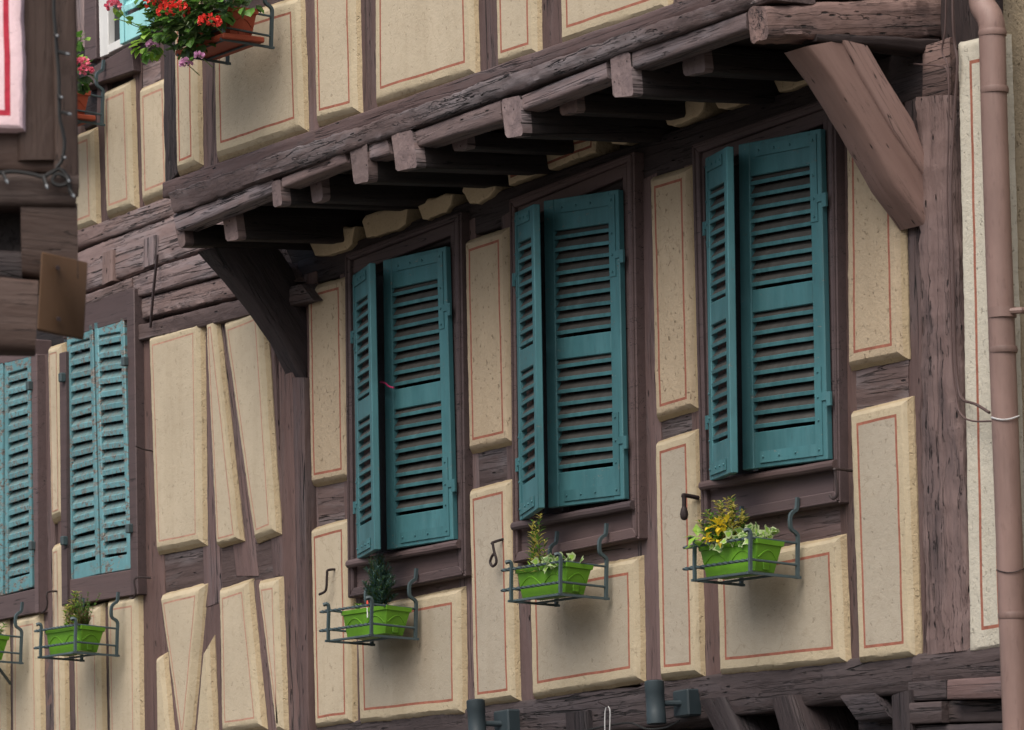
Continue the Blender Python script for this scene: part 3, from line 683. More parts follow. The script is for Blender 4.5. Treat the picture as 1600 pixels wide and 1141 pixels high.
# lower storey
for q in ([(86, 560), (104, 555), (112, 1180), (94, 1180)], [(60, 560), (80, 550), (90, 1180), (66, 1180)], [(218, 530), (240, 522), (268, 1180), (226, 1180)], [(308, 512), (330, 506), (346, 940), (318, 950)], [(434, 560), (456, 540), (470, 1180), (448, 1180)],
          [(456, 590), (474, 590), (482, 1180), (466, 1180)], [(160, 950), (176, 946), (182, 1180), (164, 1180)], [(104, 960), (120, 956), (122, 1180), (104, 1180)], [(36, 960), (78, 950), (84, 1180), (60, 1180)], [(-10, 960), (22, 955), (22, 1180), (-8, 1180)]):
    timber('post', q, YL, WOOD, LEFT)
timber('post', [(326, 506), (360, 500), (404, 900), (368, 900)], YL + .004, WOOD, LEFT)
timber('post', [(404, 488), (424, 480), (446, 900), (426, 900)], YL + .005, WOOD, LEFT)
timber('rail', [(232, 872), (450, 816), (452, 916), (234, 950)], YL + .008, WOODJ, LEFT)
timber('post', [(236, 930), (262, 930), (300, 1190), (248, 1190)], YL + .002, WOOD, LEFT)
timber('post', [(308, 920), (346, 915), (352, 1190), (296, 1190)], YL + .003, WOOD, LEFT)
timber('post', [(384, 910), (408, 905), (440, 1190), (398, 1190)], YL + .002, WOOD, LEFT)
for q, kw in (([(233, 532), (306, 510), (310, 843), (244, 856)], dict(inset=.026, lw=.0075)), ([(322, 508), (331, 505), (368, 840), (338, 848)], dict(inset=.014, lw=.0075, ch=.02)),
           ([(351, 510), (402, 490), (424, 826), (397, 837)], dict(inset=.02, lw=.0075)), ([(251, 937), (309, 923), (288, 1150), (281, 1150)], dict(inset=.018, lw=.008, h=.055, ch=.045)),
           ([(244, 1034), (249, 1031), (262, 1180), (246, 1180)], dict(inset=.0, ch=.03)), ([(317, 1024), (321, 1016), (328, 1180), (303, 1180)], dict(inset=.0)),
           ([(343, 928), (381, 916), (402, 1130), (347, 1138)], dict(inset=.022, lw=.008)), ([(404, 917), (428, 912), (436, 1136), (431, 1138)], dict(inset=.016, lw=.0075)),
           ([(168, 946), (209, 938), (212, 1180), (172, 1180)], dict(inset=.022, lw=.008)), ([(114, 962), (150, 953), (154, 1180), (119, 1180)], dict(inset=.022, lw=.007)),
           ([(81, 860), (91, 856), (96, 1180), (84, 1180)], dict(inset=.012, lw=.0075)), ([(75, 550), (90, 545), (93, 800), (80, 806)], dict(inset=.012, lw=.0075)),
           ([(20, 974), (55, 966), (58, 1180), (20, 1180)], dict(inset=.022, lw=.008)), ([(-40, 985), (2, 977), (4, 1180), (-40, 1180)], dict(inset=.022, lw=.008))):
    panel(q, YL - .034, LEFT, PL, LINEF, **{'h': .034, 'ch': .032, **kw})
PM = (PEEL, PEELD, IRON)
yc = YL - .05
def leftcasing(rq, lq, apron, head, pane):
    fr = MB(); fr.board([at(*p, yc) for p in rq], .14)
    if lq: fr.board([at(*p, yc) for p in lq], .14)
    if head: fr.board([at(*p, yc + .02) for p in head], .1)
    w_ = fr.build('window_frame', JOIN, LEFT, bevel=.004)
    MB().board([at(*p, yc + .012) for p in apron], .1).build('apron', JOIN, w_, bevel=.003)
    MB().board([at(*p, yc + .075) for p in pane], .01).build('pane', PANE, w_)
leftcasing([(197, 452), (209, 450), (215, 929), (204, 931)], [(92, 552), (102, 549), (106, 946), (96, 948)], [(96, 908), (205, 890), (213, 929), (98, 947)], [(98, 482), (200, 452), (199, 500), (98, 530)], [(100, 515), (200, 490), (206, 895), (105, 912)])
leftcasing([(48, 556), (57, 553), (61, 957), (54, 959)], None, [(-60, 946), (54, 920), (60, 957), (-60, 980)], [(-60, 560), (54, 530), (54, 556), (-60, 586)], [(-60, 580), (50, 552), (54, 920), (-60, 945)])
def lsh(q, label, hinge):
    shutter(LEFT, [at(x, y, yc + .02) for x, y in q], PM, mid=False, n1=9, n2=8, hinge=hinge, label=label, stile=.12, slat_h=.027, top=.055, bot=.06, rag=.02, plates=False)
lsh([(104, 516), (144, 506), (155, 897), (109, 908)], 'left leaf of the closed peeling shutter pair', 'left')
lsh([(147, 504), (193, 496), (204, 889), (158, 897)], 'right leaf of the closed peeling shutter pair', 'right')
lsh([(7, 565), (47, 553), (51, 917), (8, 929)], 'peeling shutter leaf at the edge of the photo', 'right')
lsh([(-40, 576), (4, 566), (5, 930), (-40, 940)], 'peeling shutter leaf mostly outside the photo', 'left')
for pts in ([(236, 903), (211, 904), (212, 925), (209, 934), (203, 934)], [(93, 924), (74, 926), (74, 942), (72, 952), (66, 958)]):
    stay([(x, y, YL - .02 if i == 0 else YL - .09) for i, (x, y) in enumerate(pts)], LEFT, r=.005)
stay([(238, 705, YL), (224, 702, YL - .05), (212, 697, YL - .09)], LEFT, r=.004, name='iron_nail')
for (x, y) in ((97, 590), (100, 845), (195, 565), (202, 826), (46, 603), (50, 853)):
    c = at(x, y, yc - .012); MB().box(c, .03, .03, .045).build('hinge_block', IRON, LEFT, bevel=.004)
# window of the upper storey, half hidden by the geraniums
fr = MB()
fr.board([at(*p, YL - .03) for p in ((128, -240), (147, -247), (150, 92), (132, 98))], .12)
fr.board([at(*p, YL - .03) for p in ((200, -260), (216, -266), (218, 64), (203, 70))], .12)
wu = fr.build('window_frame', JOIN, LEFT, bevel=.004)
MB().board([at(*p, YL - .045) for p in ((146, 104), (204, 70), (208, 111), (122, 140))], .12).build('apron', JOIN, wu, bevel=.004)
s_ = MB(); s_.board([at(*p, YL - .022) for p in ((148, -245), (166, -252), (169, 85), (156, 90))], .06); s_.board([at(*p, YL - .021) for p in ((156, 90), (200, 68), (200, 54), (166, 72))], .06)
s_.build('sash', WHITE, wu, bevel=.003)
MB().board([at(*p, YL + .015) for p in ((160, -245), (210, -260), (212, 64), (162, 84))], .01).build('pane', PANE, wu)
shutter(LEFT, [at(*p, YL - .06 - (.07 if k in (0, 3) else 0)) for k, p in enumerate(((180, -238), (232, -252), (236, 46), (187, 70)))], (AQUA, AQUA, IRON), mid=False, n1=4, n2=5, hinge='right', label='pale aqua shutter leaf behind the geraniums', stile=.16, slat_h=.03, top=.1, bot=.13, plates=False)
timber('post', [(114, 0), (131, -6), (134, 74), (122, 76)], YL - .02, WOODB, LEFT)

# ------------------------------------------------------------------ near left building, corner jutting into the picture
ND = 11.0
NEAR = thing('building_corner', 'out-of-focus brown timber and pink plaster building corner at the left edge', 'building', at_f(40, 400, ND + .3) * 1.0 - V((0, 0, at_f(40, 400, ND).z)))
e1n = V((-NF.y, NF.x, 0)) * -1
if e1n.dot(cx) < 0: e1n = -e1n
_d = ray(-60, 300); ND_ = V((_d.x, _d.y, 0)).normalized()
FN = dict(P=at_f, d=ND_)
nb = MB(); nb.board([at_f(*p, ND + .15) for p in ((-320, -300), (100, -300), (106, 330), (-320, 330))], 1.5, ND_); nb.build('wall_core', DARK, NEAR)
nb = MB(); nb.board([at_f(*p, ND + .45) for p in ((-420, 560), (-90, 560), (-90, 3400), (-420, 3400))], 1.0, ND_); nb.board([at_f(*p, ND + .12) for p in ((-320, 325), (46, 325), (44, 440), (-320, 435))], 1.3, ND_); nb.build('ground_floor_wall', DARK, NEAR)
timber('post', [(22, -300), (84, -300), (90, 250), (28, 250)], ND, WOODN, NEAR, amp=.008, r=.012, jag=.8, **FN)
timber('post', [(78, -300), (114, -300), (124, 292), (84, 292)], ND - .01, WOODN, NEAR, amp=.006, r=.01, jag=.8, **FN)
timber('beam', [(-320, 206), (90, 196), (92, 268), (-320, 268)], ND + .012, WOODN, NEAR, amp=.016, r=.012, jag=1.4, **FN)
timber('beam', [(-320, 266), (124, 272), (118, 322), (-320, 318)], ND - .012, WOODN, NEAR, amp=.008, r=.012, **FN)
timber('beam', [(32, 310), (121, 318), (122, 444), (34, 430)], ND + .004, WOODN, NEAR, amp=.007, r=.014, horiz=True, **FN)
timber('beam', [(-320, 400), (60, 437), (56, 546), (-320, 540)], ND - .03, WOODN, NEAR, amp=.008, r=.014, **FN)
timber('beam', [(-320, 375), (36, 392), (36, 440), (-320, 420)], ND + .03, WOODK, NEAR, amp=.008, r=.014, **FN)
q = [at_f(65, 393, ND - .05), at_f(137, 410, ND + .02), at_f(131, 530, ND + .02), at_f(58, 515, ND - .05)]
MB().board(q, .03, ND_).build('end_board', BOARD, NEAR, 'flat brown board nailed over the beam end', bevel=.003)
for x, y in ((90, 418), (91, 498)): MB().tube([at_f(x, y, ND - .03), at_f(x + 1, y + 1, ND - .06)], .006, 6).build('nail', RUST, NEAR)
panel([(-320, -300), (26, -300), (33, 198), (-320, 190)], ND - .03, NEAR, PLP, LINEM, h=.03, ch=.01, inset=.028, lw=.016, P=at_f, e1=e1n, out=-NF, label='pink plaster field with a crimson line')

# ------------------------------------------------------------------ right neighbour and drainpipe
NB_ = thing('neighbour_house', 'rough ochre plastered house wall at the right edge behind the drainpipe', 'house', (at(1600, 600, 0).x + 1, .05, 0))
x0 = at(1562, 700, .03).x
body(NB_, x0 + .02, x0 + 3.2, .03, 2.5, 0, Z0 + 2.6, PLO, 'wall')
YP = -.115
PI = thing('drainpipe', 'brown painted drainpipe running down the right edge of the house front', 'drainpipe', V((at(1588, 1141, YP).x, YP, 0)))
pts = [at(1533, -300, YP), at(1534, -4, YP), at(1536, 10, YP), at(1546, 26, YP), at(1550, 42, YP), at(1554, 200, YP), at(1559, 350, YP), at(1588, 1141, YP)]
pts += [V((pts[-1].x, YP, 0))]
sp = [pts[0]] + smooth_path(pts[1:5], 5) + [pts[5], pts[6], pts[7], pts[8]]
MB().tube(sp, .048, 20).build('pipe', PIPE, PI)
def pp(y): return at(1550.5 + (y - 42) * .0341, y, YP)
for y in (52, 141, 547, 962): MB().tube([pp(y - 5) , pp(y), pp(y + 5)], .05, 20, rad=[.0495, .0525, .0495]).build('pipe_joint', PIPE, PI)
cl = MB(); cl.tube([pp(481), pp(497)], .0515, 20); c = pp(489); cl.tube([c + V((.045, 0, 0)), c + V((.075, .02, 0)), c + V((.08, .15, 0))], .012, 8); cl.build('pipe_clamp', PIPE, PI)
for y, rr, m in ((655, .003, ZINC), (893, .002, RUST)):
    c = pp(y); MB().tube([c + V((math.cos(a) * .0505, math.sin(a) * .0505, .008 * math.sin(a * 2))) for a in [2 * math.pi * k / 20 for k in range(21)]], rr, 5).build('wire_tie', m, PI)
# cables
def cable(label, pts, r, m=CABLE, name='cable', cat='cable'):
    o = MB().tube(smooth_path([at(*p) for p in pts], 6), r, 6).build(name, m, None, label); tag(o, None, cat, 'cables clipped to the corner post'); return o
cable('thicker cable clipped along the right side of the corner post, looping to the drainpipe', [(1488, -80, -.06), (1489, 30, -.06), (1492, 70, -.05), (1496, 100, -.05), (1491, 180, -.045), (1486, 290, -.045), (1489, 420, -.045), (1492, 540, -.045), (1497, 600, -.045), (1504, 624, -.06), (1525, 632, -.08), (1546, 645, -.1)], .0058)
cable('thin cable left of the thicker one on the corner post', [(1479, -80, -.06), (1477, 40, -.06), (1472, 80, -.05), (1482, 110, -.05), (1482, 200, -.045), (1480, 300, -.045), (1484, 430, -.045), (1488, 560, -.045), (1494, 622, -.045), (1502, 648, -.06), (1520, 658, -.08), (1552, 658, -.1)], .0038)
cable('short cable branching across the beam end at the top of the corner post', [(1428, 100, -.03), (1440, 101, -.04), (1466, 103, -.05), (1479, 108, -.05), (1481, 130, -.05)], .0035)
cable('cable hanging in a shallow loop under the wall lamp on the sill beam', [(914, 1142, -.05), (950, 1134, -.05), (985, 1130, -.05), (1010, 1139, -.06), (1040, 1137, -.06), (1062, 1126, -.06)], .004, BLACK)

# ------------------------------------------------------------------ wall lamps on the sill beam
def lamp(x, y0, y1, bx0, by0, bx1, by1, label):
    a, b = at(x, y0, -.17), at(x + 4, y1, -.17)
    L = thing('wall_lamp', label, 'wall lamp', (a + b) / 2 + V((0, .1, 0)), 'up-and-down lamps on the sill beam')
    d = (a - b)
    MB().tube([b, b + d * .02, b + d * .28, b + d * .3, b + d * .72, b + d * .74, b + d * .98, a], .038, 24, rad=[.034, .039, .039, .0375, .0375, .039, .039, .036]).build('housing', ANTH, L)
    MB().tube([a - d * .03, a + d * .012], .032, 20).build('lens', PANE, L)
    q = [at(bx0, by0, -.075), at(bx1, by0 - 4, -.075), at(bx1 + 2, by1 - 4, -.075), at(bx0 + 2, by1, -.075)]
    MB().board(q, .07).build('junction_box', ANTH, L, bevel=.006)
    c = sum(q, V()) / 4; MB().tube([c + V((0, .01, 0)), V((a + b) / 2) + V((.0, 0, (c.z - ((a + b) / 2).z) * .7))], .012, 10).build('arm', ANTH, L)
lamp(1022, 1064, 1132, 1050, 1080, 1074, 1122, 'dark cylindrical wall lamp under the right two windows, whole in view')
lamp(743, 1094, 1162, 770, 1112, 793, 1154, 'dark cylindrical wall lamp at the bottom edge below the left window')
o = MB().tube(smooth_path([at(946, 1180, -.06), at(945, 1130, -.06), at(946, 1110, -.06), at(949, 1104, -.06), at(953, 1110, -.06), at(953, 1130, -.06), at(951, 1180, -.06)], 5), .0028, 6).build('wire_loop', ZINC, None, 'white wire loop hanging from a nail on the sill beam'); tag(o, None, 'wire')
o = MB().tube([at(935, 1097, -.03), at(949, 1104, -.075)], .003, 5).build('nail', RUST, HOUSE)
o = MB().tube(smooth_path([at(594, 597, -.125), at(602, 599, -.128), at(608, 604, -.125), at(615, 606, -.12)], 4), .004, 6).build('pink_cord', PINK, None, 'short pink cord tied to the left window shutter'); tag(o, None, 'cord')
MB().tube(smooth_path([at(-5, 1040, -.3), at(4, 1052, -.25), at(16, 1068, -.14)], 3), .008, 6).build('strut', IRON, LEFT)

# ------------------------------------------------------------------ flower boxes
CW, CD, CH = .35, .215, .128               # cage width, depth, height; its own origin is the front right foot
def make_cage():
    t = thing('flower_box_holder', '-', 'flower box holder', (0, 0, 0))
    def seg(pts, r=.0062, name='bar', **k): MB().tube(pts, r, k.pop('sides', 6), **k).build(name, IRON, t)
    def flatbar(p, q): MB().tube([p, q], .009, 4, square=True, flat=.55).build('upright', IRON, t)
    for z, name in ((CH, 'twisted_rail'), (.045, 'twisted_rail')):
        n = 46; a, b = V((-CW - .085, -.006, z)), V((.004, -.006, z))
        MB().tube([a.lerp(b, i / n) for i in range(n + 1)], .007, 4, rad=[.0015 if i == 0 else .0085 if 2 < i < 9 else .0066 for i in range(n + 1)], twist=.42, square=True).build(name, IRON, t)
        seg([V((0, -.004, z)), V((0, CD, z - .004))], .005, 'side_rail'); seg([V((-CW, -.004, z)), V((-CW, CD, z - .004))], .005, 'side_rail')
    for x in (0, -CW):
        MB().tube(smooth_path([V((x, -.010, -.008)), V((x, -.012, .07)), V((x, -.012, CH + .012)), V((x - .004, -.02, CH + .028)), V((x - .012, -.034, CH + .024))], 4), .0085, 4, square=True).build('upright', IRON, t)
        MB().tube([V((x, -.025, -.006)), V((x, CD + .015, -.006))], .007, 4, square=True).build('foot_bar', IRON, t)
        arm = [V((x, CD, -.012)), V((x, CD, .10)), V((x, CD, .15)), V((x, CD - .012, .165)), V((x, CD - .034, .18)), V((x, CD - .036, .225)), V((x, CD - .02, .245)), V((x, CD - .006, .256)), V((x, CD - .002, .30))]
        MB().tube(smooth_path(arm, 3), .009, 4, square=True).build('hanging_arm', IRON, t)
    seg([V((-CW, .0, -.004)), V((0, .0, -.004))], .006, 'bottom_rail'); seg([V((-CW, CD * .55, -.004)), V((0, CD * .55, -.004))], .005, 'bottom_rail')
    return t
def make_planter(m, mtag, W=.372, D=.132, H=.118):
    t = thing('planter', '-', 'planter', (0, 0, 0))
    # tapered trough with a rolled rim, origin = centre of its base
    def ring(s, z, g=0): return [V((x * (W / 2 * s + g), y * (D / 2 * (s - (1 - s) * .5) + g), z)) for x, y in ((-1, -1), (1, -1), (1, 1), (-1, 1))]
    mb = MB()
    R_ = [ring(.82, 0), ring(.955, H - .02), ring(.955, H - .018, .006), ring(.965, H, .007), ring(.965, H, -.004), ring(.94, H - .03, -.006)]
    R_ = [[r_[i].lerp(r_[(i + 1) % 4], f_) for i in range(4) for f_ in (.03, .5, .97)] for r_ in R_]
    for r_ in R_: mb.v += r_
    n = 12
    for j in range(len(R_) - 1):
        for k in range(n):
            a, b = j * n + k, j * n + (k + 1) % n; mb.face((a, b, b + n, a + n))
    mb.face(tuple(reversed(range(n))))
    mb.build('trough', m, t, org=V())
    so_ = MB(); q = ring(.93, H - .022, -.008); so_.v += q; so_.face((0, 1, 2, 3)); so_.build('soil', SOIL, t, org=V())
    # raised swags on the faces
    for sx in (-.5, .5):
        pts = []
        for i in range(13):
            u = i / 12; x = (sx + (u - .5) * .86) * W * .5 * .9; z = .045 + .035 * math.sin(u * math.pi)
            s = .82 + .135 * z / (H - .02); pts.append(V((x, -(D / 2 * (s - (1 - s) * .5)) - .0005, z)))
        MB().tube(pts, .0028, 5).build('moulded_swag', m, t)
    pts = []
    for i in range(13):
        u = i / 12; y = (u - .5) * D * .66; z = .05 + .03 * math.sin(u * math.pi); s = .82 + .135 * z / (H - .02); pts.append(V((W / 2 * s + .0005, y, z)))
    MB().tube(pts, .0028, 5).build('moulded_swag', m, t)
    if m is TERRA: MB().box((0, .0, .004), W * .98, D + .05, .022).build('saucer', m, t, bevel=.004)
    MB().box((W / 2 * .85 + .002, 0, .025), .008, .03, .04).build('drain_tab', m, t, bevel=.003)
    return t
def copy_tree(o, parent=None):
    c = o.copy(); C.objects.link(c)
    if parent: c.parent = parent
    for ch in list(o.children): copy_tree(ch, c)
    return c
cage0, pot0, pot1 = make_cage(), make_planter(GREEN, None), make_planter(TERRA, None)
FB = [  # px of the front right foot, plane of the front, tilt, position words
  ('left', 583.5, 991, -.285, 'under the left teal window', 'GREEN'), ('middle', 879, 927, -.285, 'under the middle teal window', 'GREEN'),
  ('right', 1176, 893, -.285, 'under the right teal window', 'GREEN'), ('wing', 120.5, 1018, -.36, 'under the closed peeling shutters', 'GREEN'),
  ('edge', -28, 1030, -.36, 'cut by the left edge of the photo', 'GREEN'), ('top', 352.5, 60, -.93, 'on the upper floor among the red geraniums', 'TERRA'), ('topleft', 95, 183, -.36, 'half hidden behind the near building corner', 'TERRA')]
base, used = {}, {'c': 0, 'GREEN': 0, 'TERRA': 0}
for key, px, py, Y, where, kind in FB:
    p = at(px, py, Y)
    c = cage0 if not used['c'] else copy_tree(cage0); used['c'] = 1
    tag(c, 'dark iron flower box holder with twisted rails ' + where, 'flower box holder', 'iron flower box holders')
    src = pot0 if kind == 'GREEN' else pot1
    k = src if not used[kind] else copy_tree(src); used[kind] = 1
    tag(k, ('bright lime green plastic planter ' if kind == 'GREEN' else 'terracotta red planter ') + where, 'planter', 'green plastic planters' if kind == 'GREEN' else 'terracotta planters')
    s = 1.06 if kind == 'TERRA' else 1.0
    rz = 0
    c.location = p; c.scale = (s, s, s); k.scale = (s * (1.0 if kind == 'GREEN' else 1.08),) * 3
    b = p + V((-CW / 2 * s - .002, (.008 + .068 + (.045 if key == 'left' else 0)) * s, .003)); k.location = b
    if key == 'left': k.rotation_euler = (R(-5), 0, 0); c.rotation_euler = (R(-3), 0, 0)
    base[key] = b + V((0, 0, .1 * s))

# ------------------------------------------------------------------ plants
def leaf(mb, p, d, up, L, W, m, fold=.25, round_=False):
    d = d.normalized(); s = d.cross(up); s = s.normalized() if s.length > 1e-4 else V((1, 0, 0)); n = s.cross(d)
    o = len(mb.v)
    if round_:
        mb.v += [p, p + d * L * .25 + s * W * .5 + n * W * .15, p + d * L * .7 + s * W * .55 + n * W * .12, p + d * L - n * L * .1, p + d * L * .7 - s * W * .55 + n * W * .12, p + d * L * .25 - s * W * .5 + n * W * .15, p + d * L * .5]
        for a, b in ((0, 1), (1, 2), (2, 3), (3, 4), (4, 5), (5, 0)): mb.face((o + a, o + b, o + 6), m)
    else:
        mb.v += [p, p + d * L * .45 + s * W * .5 + n * W * fold, p + d * L - n * L * .12, p + d * L * .45 - s * W * .5 + n * W * fold, p + d * L * .5]
        for a, b in ((0, 1), (1, 2), (2, 3), (3, 0)): mb.face((o + a, o + b, o + 4), m)
def rv(): 
    while 1:
        v = V((random.uniform(-1, 1), random.uniform(-1, 1), random.uniform(-1, 1)))
        if .1 < v.length < 1: return v.normalized()
def plant(name, label, cat, loc, group=None): return thing(name, label, cat, loc, group)
def sprig(st, fo, p, tip, n, L, W, mats, pairs=3, spread=.9, r=.0018):
    p, tip = V(p), V(tip); mid = p.lerp(tip, .5) + V((random.uniform(-.01, .01), random.uniform(-.01, .01), 0))
    path = smooth_path([p, mid, tip], 4); st.tube(path, r, 5)
    ax = (tip - p).normalized()
    for i in range(n):
        t = (i + .6) / n; q = path[min(len(path) - 1, int(t * (len(path) - 1)))].lerp(path[min(len(path) - 1, int(t * (len(path) - 1)) + 1)], (t * (len(path) - 1)) % 1)
        a0 = random.random() * 6.28
        for k in range(pairs):
            a = a0 + 6.283 * k / pairs; sd_ = V((math.cos(a), math.sin(a), 0)); d = sd_ * spread + ax * random.uniform(.35, .9)
            sc_ = random.uniform(.75, 1.15) * (1 if t < .85 else .75)
            leaf(fo, q, d, V((0, 0, 1)), L * sc_, W * sc_, random.choice(mats))
def finish(t, st, fo, fm, sm=STEM):
    if st and st.v: st.build('stem', sm, t, kind='stuff')
    if fo and fo.v: fo.build('foliage', fm, t, smooth=False, fix=False, kind='stuff')
def ivy(t, spots, L=.034):
    me_mb = []
    for mlist in ((LMD, LCR), (LLT, LCR)):
        vs_ = [V((0, 0, 0)), V((.42, .12, .06)), V((.52, .5, .05)), V((.25, .62, .03)), V((0, 1.05, -.05)), V((-.25, .62, .03)), V((-.52, .5, .05)), V((-.42, .12, .06)),
               V((0, .18, .02)), V((.27, .25, .03)), V((.3, .45, .03)), V((0, .78, 0)), V((-.3, .45, .03)), V((-.27, .25, .03))]
        fs = [(8, 9, 10, 11, 12, 13), (0, 1, 9, 8), (1, 2, 10, 9), (2, 3, 10), (3, 4, 11, 10), (4, 5, 12, 11), (5, 6, 12), (6, 7, 13, 12), (7, 0, 8, 13)]
        me_mb.append(mesh('leaf', vs_, fs, list(mlist), [0] + [1] * 8, False, fix=False))
    for p in spots:
        s = L * random.uniform(.8, 1.2); d = V((random.uniform(-.6, .6), random.uniform(-1, -.1), random.uniform(-.5, .6))).normalized()
        n = V((random.uniform(-.2, .7), -.9, random.uniform(-.1, .6))).normalized(); n = (n - d * n.dot(d)).normalized(); x = d.cross(n)
        M = Matrix(((x.x * s, d.x * s, n.x * s, p.x), (x.y * s, d.y * s, n.y * s, p.y), (x.z * s, d.z * s, n.z * s, p.z), (0, 0, 0, 1)))
        add('leaf', random.choice(me_mb), t, M)
# right box: variegated shrub with yellow leaves, broad green leaves, ivy
b = base['right']
t = plant('variegated_shrub', 'yellow and green variegated shrub at the left of the right window planter', 'plant', b, 'plants in the green planters'); st, fo = MB(), MB()
for i in range(32):
    x = random.uniform(-.16, .02); sprig(st, fo, b + V((x * .7, random.uniform(-.04, .04), -.01)), b + V((x + random.uniform(-.04, .03), random.uniform(-.09, .05), random.uniform(.09, .20) - (.05 if -.09 < x < -.05 else 0))), 11, .033, .014, [1, 2, 2, 2, 0] if x > -.06 else [0, 1, 1, 2], 3)
for i in range(22): leaf(fo, b + V((random.uniform(-.06, .02), random.uniform(-.10, -.06), random.uniform(.03, .11))), rv() + V((0, -.6, .3)), V((0, 0, 1)), .040, .026, 3)
for i in range(18): leaf(fo, b + V((random.uniform(-.16, -.08), random.uniform(-.10, -.03), random.uniform(.005, .06))), rv() + V((-.2, -.5, .2)), V((0, 0, 1)), .06, .036, 4, .1)
finish(t, st, fo, [LDK, LMD, LYE, LBY, LLT], STEMB)
t = plant('ivy', 'cream-edged variegated ivy at the right of the right window planter', 'plant', b + V((.1, 0, 0)), 'plants in the green planters')
for k in range(3): MB().tube(smooth_path([b + V((-.02, -.03, 0)), b + V((.06, -.05 + .05 * k, .03)), b + V((.15, -.05 + .05 * k, .045))], 4), .0016, 5).build('stem', STEM, t)
ivy(t, [b + V((random.uniform(.02, .17), random.uniform(-.075, .075), random.uniform(.015, .07))) for _ in range(66)] + [b + V((random.uniform(-.06, .03), random.uniform(-.085, -.06), random.uniform(.0, .028))) for _ in range(7)])
# middle box: two upright sprigs, cream ivy
b = base['middle']
t = plant('variegated_shrub', 'tall upright variegated sprigs in the middle window planter', 'plant', b, 'plants in the green planters'); st, fo = MB(), MB()
for x, h_ in ((-.115, .215), (-.065, .235), (-.09, .17), (-.04, .13), (-.10, .19), (-.075, .15)):
    sprig(st, fo, b + V((x, -.02, -.01)), b + V((x + .005, -.01, h_)), 17 if h_ > .15 else 10, .036, .012, [0, 1, 1, 2, 2], 3, .75)
for i in range(46): leaf(fo, b + V((random.uniform(-.13, .02), random.uniform(-.06, .03), random.uniform(-.005, .02))), rv() + V((0, -.2, .7)), V((0, 0, 1)), .042, .011, random.choice([2, 3, 1]))
finish(t, st, fo, [LDK, LMD, LYE, LLT], STEMB)
t = plant('ivy', 'low cream-edged ivy at the right of the middle window planter', 'plant', b + V((.1, 0, 0)), 'plants in the green planters')
MB().tube(smooth_path([b + V((-.05, -.03, 0)), b + V((.05, -.02, .02)), b + V((.16, -.02, .04))], 4), .0016, 5).build('stem', STEM, t)
ivy(t, [b + V((random.uniform(-.03, .17), random.uniform(-.07, .06), random.uniform(.012, .05))) for _ in range(44)], .036)
# left box: little conifer, tiny sprig, plant label
b = base['left']
t = plant('dwarf_conifer', 'dark blue-green feathery dwarf conifer in the left window planter', 'plant', b, 'plants in the green planters'); st, fo = MB(), MB()
for i in range(64):
    a = random.random() * 6.28; h_ = random.uniform(.0, .14); sp_ = random.uniform(.2, 1)
    p = b + V((.035, 0, h_ * .6)); tip = b + V((.045 + math.cos(a) * .125 * sp_ * (1 - h_ * 4.5), math.sin(a) * .07 * sp_, h_ + .06 + .08 * (1 - sp_)))
    if i < 6: tip = b + V((.045 + .015 * (i - 3) * .5, random.uniform(-.02, .02), .225 + .03 * random.random()))
    sprig(st, fo, p, tip, 15, .03, .006, [0, 0, 1], 4, .55, .001)
finish(t, st, fo, [LBL, LDK], STEMB)
t = plant('sprout', 'tiny lime green sprout at the left end of the left window planter', 'plant', b + V((-.1, 0, 0)), 'plants in the green planters'); st, fo = MB(), MB()
sprig(st, fo, b + V((-.095, -.02, -.012)), b + V((-.093, -.02, .045)), 7, .034, .012, [0, 1], 4)
finish(t, st, fo, [LLT, LMD])
p = b + V((.035, -.058, -.02))
t = thing('plant_label', 'small red-topped plant label stuck in the left window planter', 'plant label', p)
MB().tube([p, p + V((0, 0, .045))], .003, 5).build('stick', WHITE, t); MB().tube([p + V((0, 0, z)) for z in (.042, .05, .066, .074)], .006, 8, rad=[.003, .007, .007, .003], flat=.5).build('tag', TAG, t)
# left-wing boxes
b = base['wing']
t = plant('variegated_shrub', 'pale variegated shrub beside the heather under the peeling shutters', 'plant', b, 'plants in the green planters'); st, fo = MB(), MB()
for i in range(11):
    x = random.uniform(-.08, .02); sprig(st, fo, b + V((x, random.uniform(-.04, .05), -.01)), b + V((x + random.uniform(-.04, .03), random.uniform(-.05, .06), random.uniform(.10, .21))), 9, .034, .014, [0, 1, 2, 2, 3], 3)
finish(t, st, fo, [LDK, LMD, LYE, LLT], STEMB)
t = plant('heather', 'browning green heather at the right of the planter under the peeling shutters', 'plant', b + V((.08, 0, 0)), 'plants in the green planters'); st, fo = MB(), MB()
for i in range(34):
    x = random.uniform(.02, .15); h_ = random.uniform(.06, .19)
    sprig(st, fo, b + V((.08, random.uniform(-.03, .04), -.01)), b + V((x, random.uniform(-.06, .07), h_)), 11, .022, .0045, [0, 1] if h_ > .12 else [2, 2, 1], 4, .6, .001)
finish(t, st, fo, [LDK, LMD, LBR], STEMB)
b = base['edge']
t = plant('trailing_plant', 'leafy green plant in the planter cut by the left edge', 'plant', b, 'plants in the green planters'); st, fo = MB(), MB()
for i in range(14):
    x = random.uniform(-.1, .15); sprig(st, fo, b + V((x * .8, 0, -.01)), b + V((x + .02, random.uniform(-.07, .06), random.uniform(.03, .09))), 6, .035, .02, [0, 1, 1, 2], 3)
finish(t, st, fo, [LDK, LMD, LLT])
